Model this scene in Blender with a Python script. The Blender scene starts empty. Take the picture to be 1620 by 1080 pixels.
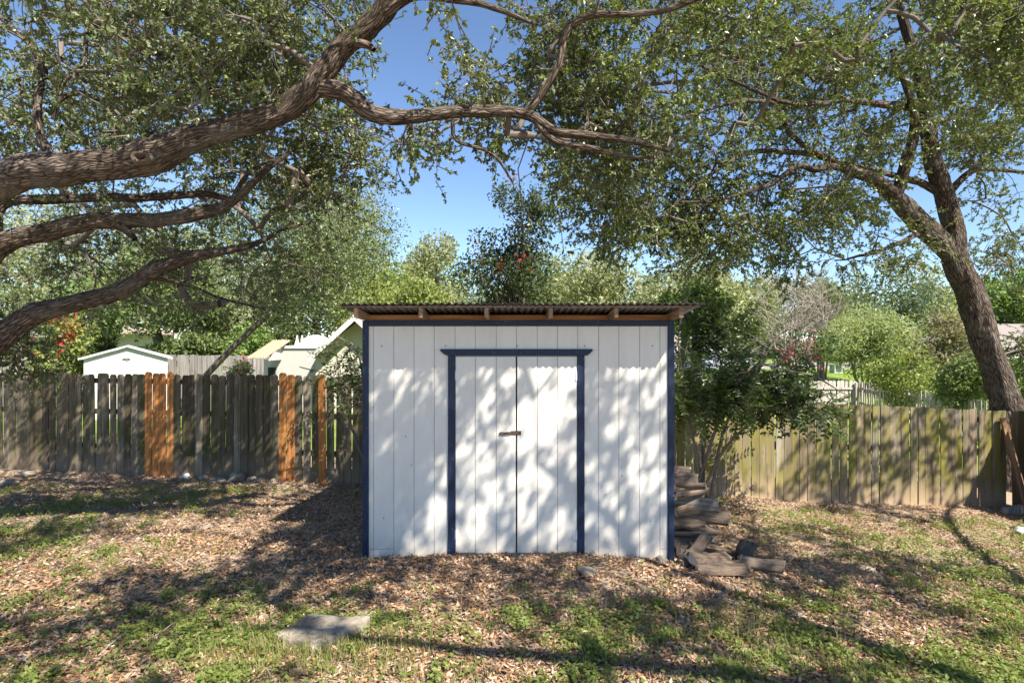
import bpy, math, random
import numpy as np
from mathutils import Vector, Matrix

random.seed(7)
RNG = np.random.default_rng(11)
SC = bpy.context.scene
C = SC.collection
R = math.radians

# ------------------------------------------------------------------ camera, sky, sun, exposure
CAM_Z, FPX = 2.17, 900.0
cam = bpy.data.cameras.new('camera'); cam.lens = 20.0; cam.sensor_width = 36.0
cam.clip_start = 0.05; cam.clip_end = 2000
camo = bpy.data.objects.new('camera', cam); C.objects.link(camo)
camo.location = (0, 0, CAM_Z); camo.rotation_euler = (R(90), 0, 0)
SC.camera = camo

SUN_AZ, SUN_EL = R(142.0), R(48.0)
SUN_DIR = Vector((math.sin(SUN_AZ)*math.cos(SUN_EL), math.cos(SUN_AZ)*math.cos(SUN_EL), math.sin(SUN_EL)))
world = bpy.data.worlds.new('World'); SC.world = world; world.use_nodes = True
wn = world.node_tree; wn.nodes.clear()
wo = wn.nodes.new('ShaderNodeOutputWorld'); wb = wn.nodes.new('ShaderNodeBackground')
sky = wn.nodes.new('ShaderNodeTexSky'); sky.sky_type = 'NISHITA'; sky.sun_disc = False
sky.sun_elevation = SUN_EL; sky.sun_rotation = SUN_AZ; sky.altitude = 2200; sky.air_density = 1.0; sky.dust_density = 0.0; sky.ozone_density = 3.2
wb.inputs['Strength'].default_value = 0.10
wn.links.new(sky.outputs[0], wb.inputs[0]); wn.links.new(wb.outputs[0], wo.inputs[0])
sun = bpy.data.lights.new('sun', 'SUN'); sun.energy = 5.0; sun.angle = R(0.53); sun.color = (1.0, 0.925, 0.81)
suno = bpy.data.objects.new('sun', sun); C.objects.link(suno)
suno.rotation_euler = (-SUN_DIR).to_track_quat('-Z', 'Y').to_euler()

SC.view_settings.view_transform = 'Standard'; SC.view_settings.look = 'None'
SC.view_settings.exposure = 1.26; SC.view_settings.gamma = 1.0; SC.view_settings.use_curve_mapping = False
SC.render.engine = 'CYCLES'
cy = SC.cycles
cy.use_denoising = True
cy.max_bounces = 7; cy.diffuse_bounces = 4; cy.glossy_bounces = 2; cy.transmission_bounces = 4; cy.transparent_max_bounces = 4
cy.caustics_reflective = False; cy.caustics_refractive = False
cy.use_adaptive_sampling = True; cy.adaptive_threshold = 0.015

# ------------------------------------------------------------------ helpers
def at(px, py, Y):
    return np.array(((px-810)/FPX*Y, Y, CAM_Z-(py-540)/FPX*Y))

TAB = np.random.default_rng(5).random((256, 256))
def vnoise(x, y, seed=0):
    x = np.asarray(x, float)+seed*17.31; y = np.asarray(y, float)+seed*7.77
    xi = np.floor(x).astype(int); yi = np.floor(y).astype(int); fx = x-xi; fy = y-yi
    fx = fx*fx*(3-2*fx); fy = fy*fy*(3-2*fy)
    a = TAB[xi & 255, yi & 255]; b = TAB[(xi+1) & 255, yi & 255]; c = TAB[xi & 255, (yi+1) & 255]; d = TAB[(xi+1) & 255, (yi+1) & 255]
    return (a*(1-fx)+b*fx)*(1-fy)+(c*(1-fx)+d*fx)*fy
def fbm(x, y, seed=0, o=4):
    s = 0; a = .5; n = 0
    for i in range(o):
        s = s+a*vnoise(np.asarray(x)*2**i, np.asarray(y)*2**i, seed+i*3); n += a; a *= .5
    return s/n
def sstep(a, b, x):
    t = np.clip((x-a)/(b-a), 0, 1); return t*t*(3-2*t)
def nrm(v):
    return v/np.maximum(np.linalg.norm(v, axis=-1, keepdims=True), 1e-9)

def tag(o, label=None, cat=None, group=None, kind=None):
    if label: o['label'] = label
    if cat: o['category'] = cat
    if group: o['group'] = group
    if kind: o['kind'] = kind
    return o
def thing(name, label, cat, loc=(0, 0, 0), rz=0, group=None):
    o = bpy.data.objects.new(name, None); C.objects.link(o); o.empty_display_size = .1
    o.location = loc; o.rotation_euler = (0, 0, rz)
    return tag(o, label, cat, group)
def link(name, me, mat=None, parent=None, loc=None):
    o = bpy.data.objects.new(name, me); C.objects.link(o)
    if mat and not me.materials:
        for m in (mat if isinstance(mat, (list, tuple)) else [mat]): me.materials.append(m)
    if parent: o.parent = parent
    if loc is not None: o.location = loc
    return o
def world_child(name, me, mat, parent):
    """mesh given in world coordinates, parented to an unrotated/rotated thing without moving"""
    o = link(name, me, mat, parent)
    M = Matrix.LocRotScale(parent.location, parent.rotation_euler, parent.scale)
    o.matrix_parent_inverse = M.inverted()
    return o
def big_mesh(name, V, F, uv=None, smooth=False):
    """V (n,3), F (m,k) equal-sized faces"""
    V = np.ascontiguousarray(V, np.float32); F = np.ascontiguousarray(F, np.int32)
    me = bpy.data.meshes.new(name); me.vertices.add(len(V)); me.vertices.foreach_set('co', V.ravel())
    k = F.shape[1]; me.loops.add(F.size); me.loops.foreach_set('vertex_index', F.ravel())
    me.polygons.add(len(F)); me.polygons.foreach_set('loop_start', np.arange(0, F.size, k, dtype=np.int32))
    me.polygons.foreach_set('use_smooth', np.full(len(F), smooth, dtype=bool))
    if uv is not None:
        l = me.uv_layers.new(name='uv'); l.data.foreach_set('uv', np.ascontiguousarray(uv[F.ravel()], np.float32).ravel())
    me.update(calc_edges=True)
    return me
class MB:
    def __init__(s): s.v = []; s.f = []; s.mi = []; s.cur = 0
    def add(s, vs, fs):
        b = len(s.v); s.v += [tuple(map(float, v)) for v in vs]
        s.f += [tuple(b+i for i in f) for f in fs]; s.mi += [s.cur]*len(fs); return s
    def box(s, x0, x1, y0, y1, z0, z1):
        return s.add([(x0,y0,z0),(x1,y0,z0),(x1,y1,z0),(x0,y1,z0),(x0,y0,z1),(x1,y0,z1),(x1,y1,z1),(x0,y1,z1)],
                     [(0,3,2,1),(4,5,6,7),(0,1,5,4),(1,2,6,5),(2,3,7,6),(3,0,4,7)])
    def prism_y(s, poly, y0, y1):          # polygon in xz, counter-clockwise seen from -y
        n = len(poly)
        vs = [(x, y0, z) for x, z in poly]+[(x, y1, z) for x, z in poly]
        return s.add(vs, [tuple(range(n)), tuple(range(2*n-1, n-1, -1))]+[(i, i+n, (i+1) % n+n, (i+1) % n) for i in range(n)])
    def prism_x(s, poly, x0, x1):          # polygon in yz
        n = len(poly)
        vs = [(x0, y, z) for y, z in poly]+[(x1, y, z) for y, z in poly]
        return s.add(vs, [tuple(range(n-1, -1, -1)), tuple(range(n, 2*n))]+[(i, (i+1) % n, (i+1) % n+n, i+n) for i in range(n)])
    def prism_z(s, poly, z0, z1):
        n = len(poly)
        vs = [(x, y, z0) for x, y in poly]+[(x, y, z1) for x, y in poly]
        return s.add(vs, [tuple(range(n-1, -1, -1)), tuple(range(n, 2*n))]+[(i, (i+1) % n, (i+1) % n+n, i+n) for i in range(n)])
    def cyl(s, p0, p1, r0, r1=None, n=10):
        r1 = r0 if r1 is None else r1
        p0 = Vector(p0); p1 = Vector(p1); q = (p1-p0).to_track_quat('Z', 'Y')
        vs = []
        for p, r in ((p0, r0), (p1, r1)):
            for i in range(n):
                a = 2*math.pi*i/n; vs.append(p+q @ Vector((r*math.cos(a), r*math.sin(a), 0)))
        return s.add(vs, [tuple(range(n-1, -1, -1)), tuple(range(n, 2*n))]+[(i, (i+1) % n, (i+1) % n+n, i+n) for i in range(n)])
    def mesh(s, name, smooth=False):
        me = bpy.data.meshes.new(name); me.from_pydata(s.v, [], s.f)
        if any(s.mi): me.polygons.foreach_set('material_index', s.mi)
        if smooth: me.polygons.foreach_set('use_smooth', [True]*len(me.polygons))
        me.update(); return me
    def build(s, name, mat, parent=None, bevel=0, smooth=False):
        o = link(name, s.mesh(name, smooth), mat, parent)
        if bevel:
            b = o.modifiers.new('bevel', 'BEVEL'); b.width = bevel; b.segments = 2; b.limit_method = 'ANGLE'; b.angle_limit = R(40)
        return o

# ------------------------------------------------------------------ materials
class NT:
    def __init__(s, name):
        s.m = bpy.data.materials.new(name); s.m.use_nodes = True; s.t = s.m.node_tree; s.t.nodes.clear()
        s.out = s.n('ShaderNodeOutputMaterial')
    def n(s, typ, ins=None, **kw):
        nd = s.t.nodes.new(typ)
        for k, v in kw.items(): setattr(nd, k, v)
        for k, v in (ins or {}).items():
            if hasattr(v, 'links') and hasattr(v, 'node'): s.t.links.new(v, nd.inputs[k])
            else: nd.inputs[k].default_value = v
        return nd
    def ramp(s, fac, stops, interp='LINEAR'):
        nd = s.n('ShaderNodeValToRGB', {0: fac}); cr = nd.color_ramp; cr.interpolation = interp
        while len(cr.elements) < len(stops): cr.elements.new(.5)
        for e, (p, c) in zip(cr.elements, stops):
            e.position = p; e.color = (*c, 1) if len(c) == 3 else c
        return nd.outputs[0]
    def mix(s, fac, a, b, blend='MIX'):
        nd = s.n('ShaderNodeMix', data_type='RGBA', blend_type=blend)
        for i, v in ((0, fac), (6, a), (7, b)):
            if hasattr(v, 'node'): s.t.links.new(v, nd.inputs[i])
            elif i == 0: nd.inputs[0].default_value = v
            else: nd.inputs[i].default_value = (*v, 1)
        return nd.outputs[2]
    def math(s, op, a, b=0.0, clamp=False):
        nd = s.n('ShaderNodeMath', {0: a, 1: b}, operation=op); nd.use_clamp = clamp; return nd.outputs[0]
    def noise(s, vec, scale, detail=4, rough=.6, dist=0):
        return s.n('ShaderNodeTexNoise', {'Vector': vec, 'Scale': scale, 'Detail': detail, 'Roughness': rough, 'Distortion': dist}).outputs[0]
    def mapping(s, vec, scale=(1, 1, 1), loc=(0, 0, 0)):
        return s.n('ShaderNodeMapping', {'Vector': vec, 'Scale': scale, 'Location': loc}).outputs[0]
    def coord(s, which='Object'): return s.n('ShaderNodeTexCoord').outputs[which]
    def shifted(s, k=37.0):                 # object coordinates moved by a random amount per object
        r = s.n('ShaderNodeObjectInfo').outputs['Random']
        return s.n('ShaderNodeVectorMath', {0: s.coord('Object'), 1: s.n('ShaderNodeCombineXYZ', {0: s.math('MULTIPLY', r, k), 1: s.math('MULTIPLY', r, k*.7), 2: s.math('MULTIPLY', r, k*1.3)}).outputs[0]}, operation='ADD').outputs[0]
    def bump(s, h, strength=.5, dist=.01):
        return s.n('ShaderNodeBump', {'Height': h, 'Strength': strength, 'Distance': dist}).outputs[0]
    def pbr(s, color, rough=.7, metal=0, normal=None, spec=.3):
        b = s.n('ShaderNodeBsdfPrincipled', {'Roughness': rough, 'Metallic': metal, 'Specular IOR Level': spec})
        if hasattr(color, 'node'): s.t.links.new(color, b.inputs['Base Color'])
        else: b.inputs['Base Color'].default_value = (*color, 1)
        if normal is not None: s.t.links.new(normal, b.inputs['Normal'])
        return b.outputs[0]
    def done(s, sh): s.t.links.new(sh, s.out.inputs[0]); return s.m

def leaf_mat(name, cols, trans=.35, rough=.42, glow=(1.5, 1.45, .55)):
    m = NT(name); rnd = m.n('ShaderNodeNewGeometry').outputs['Random Per Island']
    k = len(cols); c = m.ramp(rnd, [(i/(k-1), col) for i, col in enumerate(cols)])
    b = m.pbr(c, rough, spec=.35)
    tc = m.mix(1.0, c, glow, 'MULTIPLY')
    t = m.n('ShaderNodeBsdfTranslucent', {'Color': tc}).outputs[0]
    return m.done(m.n('ShaderNodeMixShader', {0: trans, 1: b, 2: t}).outputs[0])
def flat_mat(name, col, rough=.7, metal=0, var=.12, scale=6, bump=0.0, spec=.3):
    m = NT(name); v = m.shifted()
    n = m.noise(v, scale, 5, .65)
    c = m.mix(m.math('MULTIPLY', m.math('SUBTRACT', n, .35, True), 1.0), col, tuple(x*(1-var*2.5) for x in col))
    return m.done(m.pbr(c, rough, metal, m.bump(n, bump, .01) if bump else None, spec))

def wood_mat(name, cols, moss=None, moss_lo=.5, grain=1.0, bottom=None, rough=.85, axis=2):
    m = NT(name); v = m.shifted()
    if axis != 2: v = m.n('ShaderNodeMapping', {'Vector': v, 'Rotation': (0, R(90), 0) if axis == 0 else (R(90), 0, 0)}).outputs[0]
    rnd = m.n('ShaderNodeObjectInfo').outputs['Random']
    g1 = m.noise(m.mapping(v, (55, 55, 1.6)), 1.0, 6, .7, .4)
    g2 = m.noise(m.mapping(v, (14, 14, .7)), 1.0, 5, .6, .8)
    k = len(cols); base = m.ramp(rnd, [(i/(k-1), c) for i, c in enumerate(cols)])
    c = m.mix(m.ramp(g1, [(.36, (0, 0, 0)), (.66, (1, 1, 1))]), m.mix(1, base, (.45, .42, .4), 'MULTIPLY'), base)
    c = m.mix(m.ramp(g2, [(.42, (0, 0, 0)), (.7, (.75, .75, .75))]), c, m.mix(1, base, (1.5, 1.48, 1.45), 'MULTIPLY'))
    gp = m.coord('Object'); z = m.n('ShaderNodeSeparateXYZ', {0: gp}).outputs[2]
    if moss:
        mo = m.noise(m.mapping(v, (5, 5, 1.3)), 1.0, 5, .65)
        c = m.mix(m.ramp(mo, [(moss_lo, (0, 0, 0)), (moss_lo+.17, (.85, .85, .85))]), c, moss)
    if bottom:
        f = m.math('ADD', z, m.math('MULTIPLY', g2, .5))
        c = m.mix(m.ramp(f, [(.18, (.8, .8, .8)), (.75, (0, 0, 0))]), c, bottom)
    kn = m.n('ShaderNodeTexVoronoi', {'Vector': m.mapping(v, (9, 9, 2.2)), 'Scale': 1.0}).outputs['Distance']
    c = m.mix(m.ramp(kn, [(.05, (.7, .7, .7)), (.11, (0, 0, 0))]), c, m.mix(1, base, (.35, .28, .22), 'MULTIPLY'))
    return m.done(m.pbr(c, rough, 0, m.bump(g1, .55*grain, .004), .15))

def white_paint(name):
    m = NT(name); v = m.shifted()
    g = m.noise(m.mapping(v, (70, 70, 2.0)), 1.0, 6, .7, .3)
    d = m.noise(m.mapping(v, (4, 4, 1.2)), 1.0, 6, .7)
    c = m.mix(m.ramp(d, [(.42, (0, 0, 0)), (.75, (.8, .8, .8))]), (.72, .69, .63), (.60, .57, .515))
    c = m.mix(m.ramp(g, [(.25, (.7, .7, .7)), (.36, (0, 0, 0))]), c, (.55, .54, .51))
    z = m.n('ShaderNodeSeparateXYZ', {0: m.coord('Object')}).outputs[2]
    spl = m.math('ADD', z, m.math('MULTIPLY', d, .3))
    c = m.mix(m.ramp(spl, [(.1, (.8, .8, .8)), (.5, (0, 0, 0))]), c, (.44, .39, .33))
    h = m.math('ADD', g, m.math('MULTIPLY', m.noise(v, 9, 3), .8))
    return m.done(m.pbr(c, .55, 0, m.bump(h, .35, .004), .35))
def blue_paint():
    m = NT('blue_paint'); v = m.shifted()
    g = m.noise(m.mapping(v, (60, 60, 3)), 1.0, 5, .7)
    sp = m.noise(v, 55, 3, .5)
    c = m.mix(m.ramp(g, [(.4, (0, 0, 0)), (.7, (1, 1, 1))]), (.010, .019, .046), (.016, .031, .074))
    c = m.mix(m.ramp(sp, [(.70, (0, 0, 0)), (.74, (.7, .7, .7))]), c, (.35, .36, .4))
    return m.done(m.pbr(c, .5, 0, m.bump(g, .25, .003), .3))
def bark_mat(name, lo, hi, lich=(.24, .235, .205), su=52.0, sv=8.0, bump=.9):
    m = NT(name); uv = m.n('ShaderNodeUVMap').outputs[0]
    w = m.n('ShaderNodeVectorMath', {0: uv, 1: m.n('ShaderNodeVectorMath', {0: m.n('ShaderNodeTexNoise', {'Vector': uv, 'Scale': 6.0, 'Detail': 3.0}).outputs[1], 'Scale': .045}, operation='SCALE').outputs[0]}, operation='ADD').outputs[0]
    p = m.mapping(w, (su, sv, 1))
    vo = m.n('ShaderNodeTexVoronoi', {'Vector': p, 'Scale': 1.0}, feature='DISTANCE_TO_EDGE').outputs[0]
    n1 = m.noise(m.mapping(w, (su*2, sv*1.5, 1)), 1.0, 6, .7)
    obj = m.coord('Object'); n2 = m.noise(obj, 2.2, 5, .65)
    h = m.math('ADD', m.math('MULTIPLY', m.math('MINIMUM', vo, .32), 2.2), m.math('MULTIPLY', n1, .7))
    c = m.ramp(h, [(.3, lo), (.62, tuple((a+b)/2 for a, b in zip(lo, hi))), (1.0, hi)])
    c = m.mix(m.ramp(n2, [(.5, (0, 0, 0)), (.72, (.55, .55, .55))]), c, lich)
    return m.done(m.pbr(c, .9, 0, m.bump(h, bump, .02), .1))

MAT = {}
def setup_mats():
    M = MAT
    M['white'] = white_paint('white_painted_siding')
    M['white_trim'] = flat_mat('white_trim', (.74, .74, .72), .5, 0, .06)
    M['blue'] = blue_paint(); M['groove_shade_nail_grey'] = flat_mat('groove_shade_nail_grey', (.30, .295, .28), .7)  # nail head grey, also the shade painted into the siding grooves
    M['dark'] = flat_mat('gap_shade_handle_black', (.03, .028, .025), .9)  # handle colour, also the shade painted into the door gap
    M['beam'] = wood_mat('brown_beam', [(.30, .15, .065), (.36, .19, .085), (.26, .13, .06)], grain=.7, axis=0)
    M['rafter'] = wood_mat('grey_brown_rafter', [(.30, .19, .12), (.25, .17, .115), (.34, .23, .15)], axis=1)
    m = NT('corrugated_metal'); v = m.coord('Object'); n = m.noise(v, 5, 6, .7); n2 = m.noise(m.mapping(v, (16, 1.2, 1)), 1, 5, .6)
    c = m.mix(m.ramp(n, [(.5, (0, 0, 0)), (.68, (.8, .8, .8))]), (.24, .25, .26), (.12, .11, .10))
    c = m.mix(m.ramp(n2, [(.45, (0, 0, 0)), (.7, (.6, .6, .6))]), c, (.18, .18, .18))
    M['metal'] = m.done(m.pbr(c, .42, .65, None))
    m = NT('rusty_steel'); n = m.noise(m.coord('Object'), 60, 4, .7)
    M['rust'] = m.done(m.pbr(m.mix(m.ramp(n, [(.4, (0, 0, 0)), (.6, (1, 1, 1))]), (.05, .045, .04), (.16, .095, .05)), .6, .6, m.bump(n, .4, .002)))
    M['fence_dark'] = wood_mat('weathered_fence', [(.058, .046, .032), (.14, .115, .08), (.078, .063, .044), (.215, .18, .132), (.094, .078, .054), (.17, .145, .11), (.29, .25, .19), (.070, .062, .040)],
                               (.056, .066, .020), .48, bottom=(.27, .205, .145))
    M['fence_tan'] = wood_mat('tan_fence', [(.22, .175, .12), (.155, .128, .09), (.26, .205, .145), (.21, .185, .15), (.175, .145, .095), (.29, .255, .205)],
                              (.185, .17, .034), .42, bottom=(.50, .365, .25))
    M['cedar'] = wood_mat('new_cedar', [(.44, .19, .062), (.50, .235, .085), (.40, .17, .055)], grain=.6, rough=.75)
    M['old_board'] = wood_mat('brown_board', [(.26, .165, .10), (.3, .19, .115)])
    M['grey_fence'] = wood_mat('silver_grey_fence', [(.22, .205, .195), (.29, .27, .26), (.25, .235, .225), (.33, .31, .30)])
    M['pale_fence'] = wood_mat('pale_picket', [(.50, .46, .41), (.58, .54, .49), (.42, .385, .345), (.62, .58, .53)])
    M['bark'] = bark_mat('oak_bark', (.016, .012, .010), (.21, .165, .13))
    M['bark_dark'] = bark_mat('dark_oak_bark', (.014, .011, .009), (.16, .125, .098), su=38, sv=6)
    M['bark_scar'] = flat_mat('bark_scar', (.13, .10, .08), .9, 0, .2, 18, .4)
    M['twig'] = flat_mat('twig_bark', (.165, .14, .118), .9, 0, .2, 30)
    M['bg_bark'] = flat_mat('far_bark', (.12, .10, .08), .9, 0, .2, 8, .3)
    M['bare_twig'] = flat_mat('bare_grey_twig', (.36, .31, .27), .9, 0, .1, 10)
    M['oak_leaf'] = leaf_mat('oak_leaves', [(.080, .112, .040), (.13, .172, .060), (.105, .14, .056), (.235, .26, .165), (.175, .23, .065), (.165, .185, .11)], .22, .37)
    M['oak_leaf2'] = leaf_mat('oak_leaves_bright', [(.080, .118, .032), (.14, .195, .046), (.11, .152, .045), (.22, .27, .075), (.185, .205, .12), (.105, .162, .038)], .26, .37)
    M['moss'] = leaf_mat('ball_moss', [(.20, .185, .15), (.27, .25, .21), (.16, .15, .115)], .2, .8)
    M['shrub_leaf'] = leaf_mat('shrub_leaves', [(.034, .058, .014), (.055, .092, .022), (.042, .070, .020), (.10, .145, .034)], .35, .35)
    M['litter'] = None
    m = NT('leaf_litter'); rnd = m.n('ShaderNodeNewGeometry').outputs['Random Per Island']
    c = m.ramp(rnd, [(0, (.23, .135, .075)), (.20, (.40, .265, .165)), (.34, (.49, .35, .235)), (.46, (.31, .19, .11)), (.6, (.52, .27, .125)), (.66, (.42, .33, .25)), (.74, (.14, .088, .056)), (.94, (.58, .46, .35))], 'CONSTANT')
    M['litter'] = m.done(m.n('ShaderNodeMixShader', {0: .12, 1: m.pbr(c, .65, spec=.3), 2: m.n('ShaderNodeBsdfTranslucent', {'Color': c}).outputs[0]}).outputs[0])
    M['grass'] = leaf_mat('grass_blades', [(.15, .19, .05), (.22, .265, .07), (.18, .21, .065), (.30, .29, .11), (.42, .36, .20)], .4, .5)
    M['weed'] = leaf_mat('weed_leaves', [(.135, .18, .045), (.21, .275, .07), (.165, .21, .052), (.29, .34, .10)], .4, .5)
    M['stone'] = None
    m = NT('limestone'); v = m.shifted(); n = m.noise(v, 5, 7, .65); n2 = m.noise(v, 28, 5, .6)
    c = m.mix(m.ramp(n, [(.38, (0, 0, 0)), (.66, (1, 1, 1))]), (.235, .20, .155), (.34, .30, .245))
    c = m.mix(m.ramp(n2, [(.56, (0, 0, 0)), (.7, (.7, .7, .7))]), c, (.20, .18, .155))
    M['stone'] = m.done(m.pbr(c, .9, 0, m.bump(m.math('ADD', n, m.math('MULTIPLY', n2, .5)), .5, .02), .2))
    m = NT('weathered_slab'); v = m.coord('Object'); n = m.noise(v, 4.5, 7, .65); n2 = m.noise(v, 34, 5, .65); n3 = m.noise(m.mapping(v, (3, 6, 3), (.4, .2, 0)), 1.4, 5, .6)
    c = m.ramp(n, [(.35, (.22, .185, .145)), (.52, (.35, .30, .24)), (.7, (.48, .45, .40))])
    c = m.mix(m.ramp(n3, [(.48, (0, 0, 0)), (.62, (.85, .85, .85))]), c, (.13, .112, .09))
    c = m.mix(m.ramp(n2, [(.6, (0, 0, 0)), (.72, (.7, .7, .7))]), c, (.50, .48, .44))
    M['slab'] = m.done(m.pbr(c, .92, 0, m.bump(m.math('ADD', n, m.math('MULTIPLY', n2, .5)), .6, .02), .15))
    m = NT('grey_stone'); v = m.shifted(); n = m.noise(v, 7, 7, .65)
    M['grey_stone'] = m.done(m.pbr(m.mix(n, (.50, .50, .49), (.22, .215, .20)), .9, 0, m.bump(n, .5, .02), .2))
    m = NT('log_bark'); v = m.shifted(); n = m.noise(m.mapping(v, (4, 26, 26)), 1, 7, .8, .6); r = m.n('ShaderNodeObjectInfo').outputs['Random']
    b = m.ramp(r, [(0, (.19, .155, .13)), (.25, (.34, .25, .18)), (.5, (.16, .14, .125)), (.75, (.42, .32, .235)), (1, (.29, .265, .24))])
    c = m.mix(m.ramp(n, [(.35, (0, 0, 0)), (.65, (1, 1, 1))]), m.mix(1, b, (.35, .32, .3), 'MULTIPLY'), b)
    M['log'] = m.done(m.pbr(c, .9, 0, m.bump(n, 1.0, .03), .1))
    m = NT('log_split_face'); v = m.shifted(); n = m.noise(m.mapping(v, (3, 32, 32)), 1, 7, .78, .5); r = m.n('ShaderNodeObjectInfo').outputs['Random']; n2 = m.noise(v, 7, 4, .6)
    b = m.ramp(r, [(0, (.44, .36, .28)), (.3, (.33, .305, .275)), (.55, (.50, .39, .29)), (.8, (.26, .235, .21)), (1, (.46, .415, .365))])
    c = m.mix(m.ramp(n, [(.35, (0, 0, 0)), (.62, (1, 1, 1))]), m.mix(1, b, (.42, .38, .35), 'MULTIPLY'), b)
    c = m.mix(m.ramp(n2, [(.5, (0, 0, 0)), (.7, (.6, .6, .6))]), c, m.mix(1, b, (.5, .45, .42), 'MULTIPLY'))
    M['log_split'] = m.done(m.pbr(c, .9, 0, m.bump(n, 1.0, .02), .1))
    m = NT('log_end'); v = m.shifted(); n = m.noise(v, 30, 5, .6)
    w = m.n('ShaderNodeTexWave', {'Vector': m.coord('Object'), 'Scale': 22.0, 'Distortion': 3.0}, wave_type='RINGS', rings_direction='X').outputs[1]
    c = m.mix(m.math('MULTIPLY', w, .35), m.mix(n, (.42, .35, .28), (.56, .50, .43)), (.25, .2, .15))
    M['log_end'] = m.done(m.pbr(c, .9, 0, m.bump(n, .4, .004), .1))
    M['cream'] = flat_mat('cream_stucco', (.55, .515, .41), .85, 0, .05, 3, .1)
    M['stucco'] = flat_mat('white_stucco', (.44, .43, .40), .9, 0, .07, 3, .15)
    M['house_white'] = flat_mat('white_house_wall', (.58, .565, .54), .85, 0, .05)
    M['plastic'] = flat_mat('white_plastic', (.50, .50, .49), .45, 0, .03)
    M['panel'] = flat_mat('beige_panel', (.47, .455, .42), .5, 0, .05)
    M['shingle'] = flat_mat('tan_shingle', (.38, .28, .21), .9, 0, .22, 14, .2)
    M['grey_shingle'] = flat_mat('grey_shingle', (.27, .235, .215), .9, 0, .15, 14, .2)
    M['brown_shingle'] = flat_mat('brown_shingle', (.30, .235, .20), .9, 0, .15, 14, .2)
    M['clay'] = flat_mat('clay_tile', (.46, .30, .21), .85, 0, .18, 12)
    M['glass'] = flat_mat('window_glass', (.03, .04, .045), .08, 0, 0, 3, 0, .6)
    M['shutter'] = flat_mat('dark_shutter', (.035, .04, .045), .6)
    M['pale_metal'] = flat_mat('pale_metal_roof', (.62, .65, .68), .4, .3, .08, 3)
    M['asphalt'] = flat_mat('pale_street', (.30, .285, .27), .9, 0, .08, 2)
    M['concrete'] = flat_mat('concrete', (.45, .43, .40), .9, 0, .08, 3)
    M['box_green'] = flat_mat('pale_green_box', (.42, .50, .42), .5, 0, .05)
    M['box_dark'] = flat_mat('box_louvre', (.10, .13, .11), .6)
    M['car_dark'] = flat_mat('dark_car_paint', (.045, .05, .06), .25, .2, 0, 3, 0, .5)
    M['car_silver'] = flat_mat('silver_car_paint', (.45, .46, .47), .3, .4, 0, 3, 0, .5)
    M['rubber'] = flat_mat('tyre_rubber', (.02, .02, .02), .8)
    M['lamp_red'] = flat_mat('tail_lamp', (.35, .02, .02), .3)
    M['red_flower'] = leaf_mat('red_blossoms', [(.50, .02, .03), (.65, .05, .06), (.55, .03, .08)], .3, .6, (1, 1, 1))
    M['pink_flower'] = leaf_mat('pink_blossoms', [(.62, .06, .18), (.72, .12, .22), (.6, .10, .12)], .3, .6, (1, 1, 1))
setup_mats()
LEAFM = {}
def hue_leaf(name, c, trans=.35):
    if name not in LEAFM:
        c = np.array(c); LEAFM[name] = leaf_mat(name, [tuple(c*.7), tuple(c), tuple(c*np.array((.85, .9, 1.1))), tuple(np.minimum(c*1.45, .6)), tuple(c*1.1)], trans, .5)
    return LEAFM[name]

# ------------------------------------------------------------------ terrain
def height(x, y):
    x = np.asarray(x, float); y = np.asarray(y, float)
    dx = np.where(x < 1.2, 0, np.where(x < 4.9, -.095*(x-1.2), -.35-.05*(np.minimum(x, 9)-4.9)))
    dy = np.where(y < 5.6, .02*(5.6-np.maximum(y, -5)), -.045*(np.minimum(y, 9.8)-5.6))
    near = dx+dy
    far = np.where(x < 2, -.18, -.18+sstep(2, 10, x)*(-.45+sstep(22, 29, y)*1.13))
    far = far+sstep(45, 90, y)*1.2
    t = sstep(9.8, 12.5, y)
    h = near*(1-t)+far*t
    lit = np.exp(-(((x-.0)/1.5)**2+((y-5.45)/.5)**2))*.07         # mulch heaped against the doors
    return h+lit
def green_mask(x, y):
    e = ((x+.5)/4.1)**2+((y-6.7)/2.35)**2
    n = fbm(x*.9, y*.9, 3, 4)-.5; n2 = fbm(x*3.1, y*3.1, 9, 3)-.5
    g = sstep(.72, 1.35, e+n*1.5+n2*1.1)
    g = g*(1-sstep(8.6, 9.4, y+n*1.2))
    g = np.maximum(g, sstep(4.75, 3.9, y+n*2.4+n2*1.6)*.85)
    bare = sstep(.47, .62, fbm(x*1.3+9, y*1.3, 21, 3))
    return g*(1-.85*bare)*.70
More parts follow.
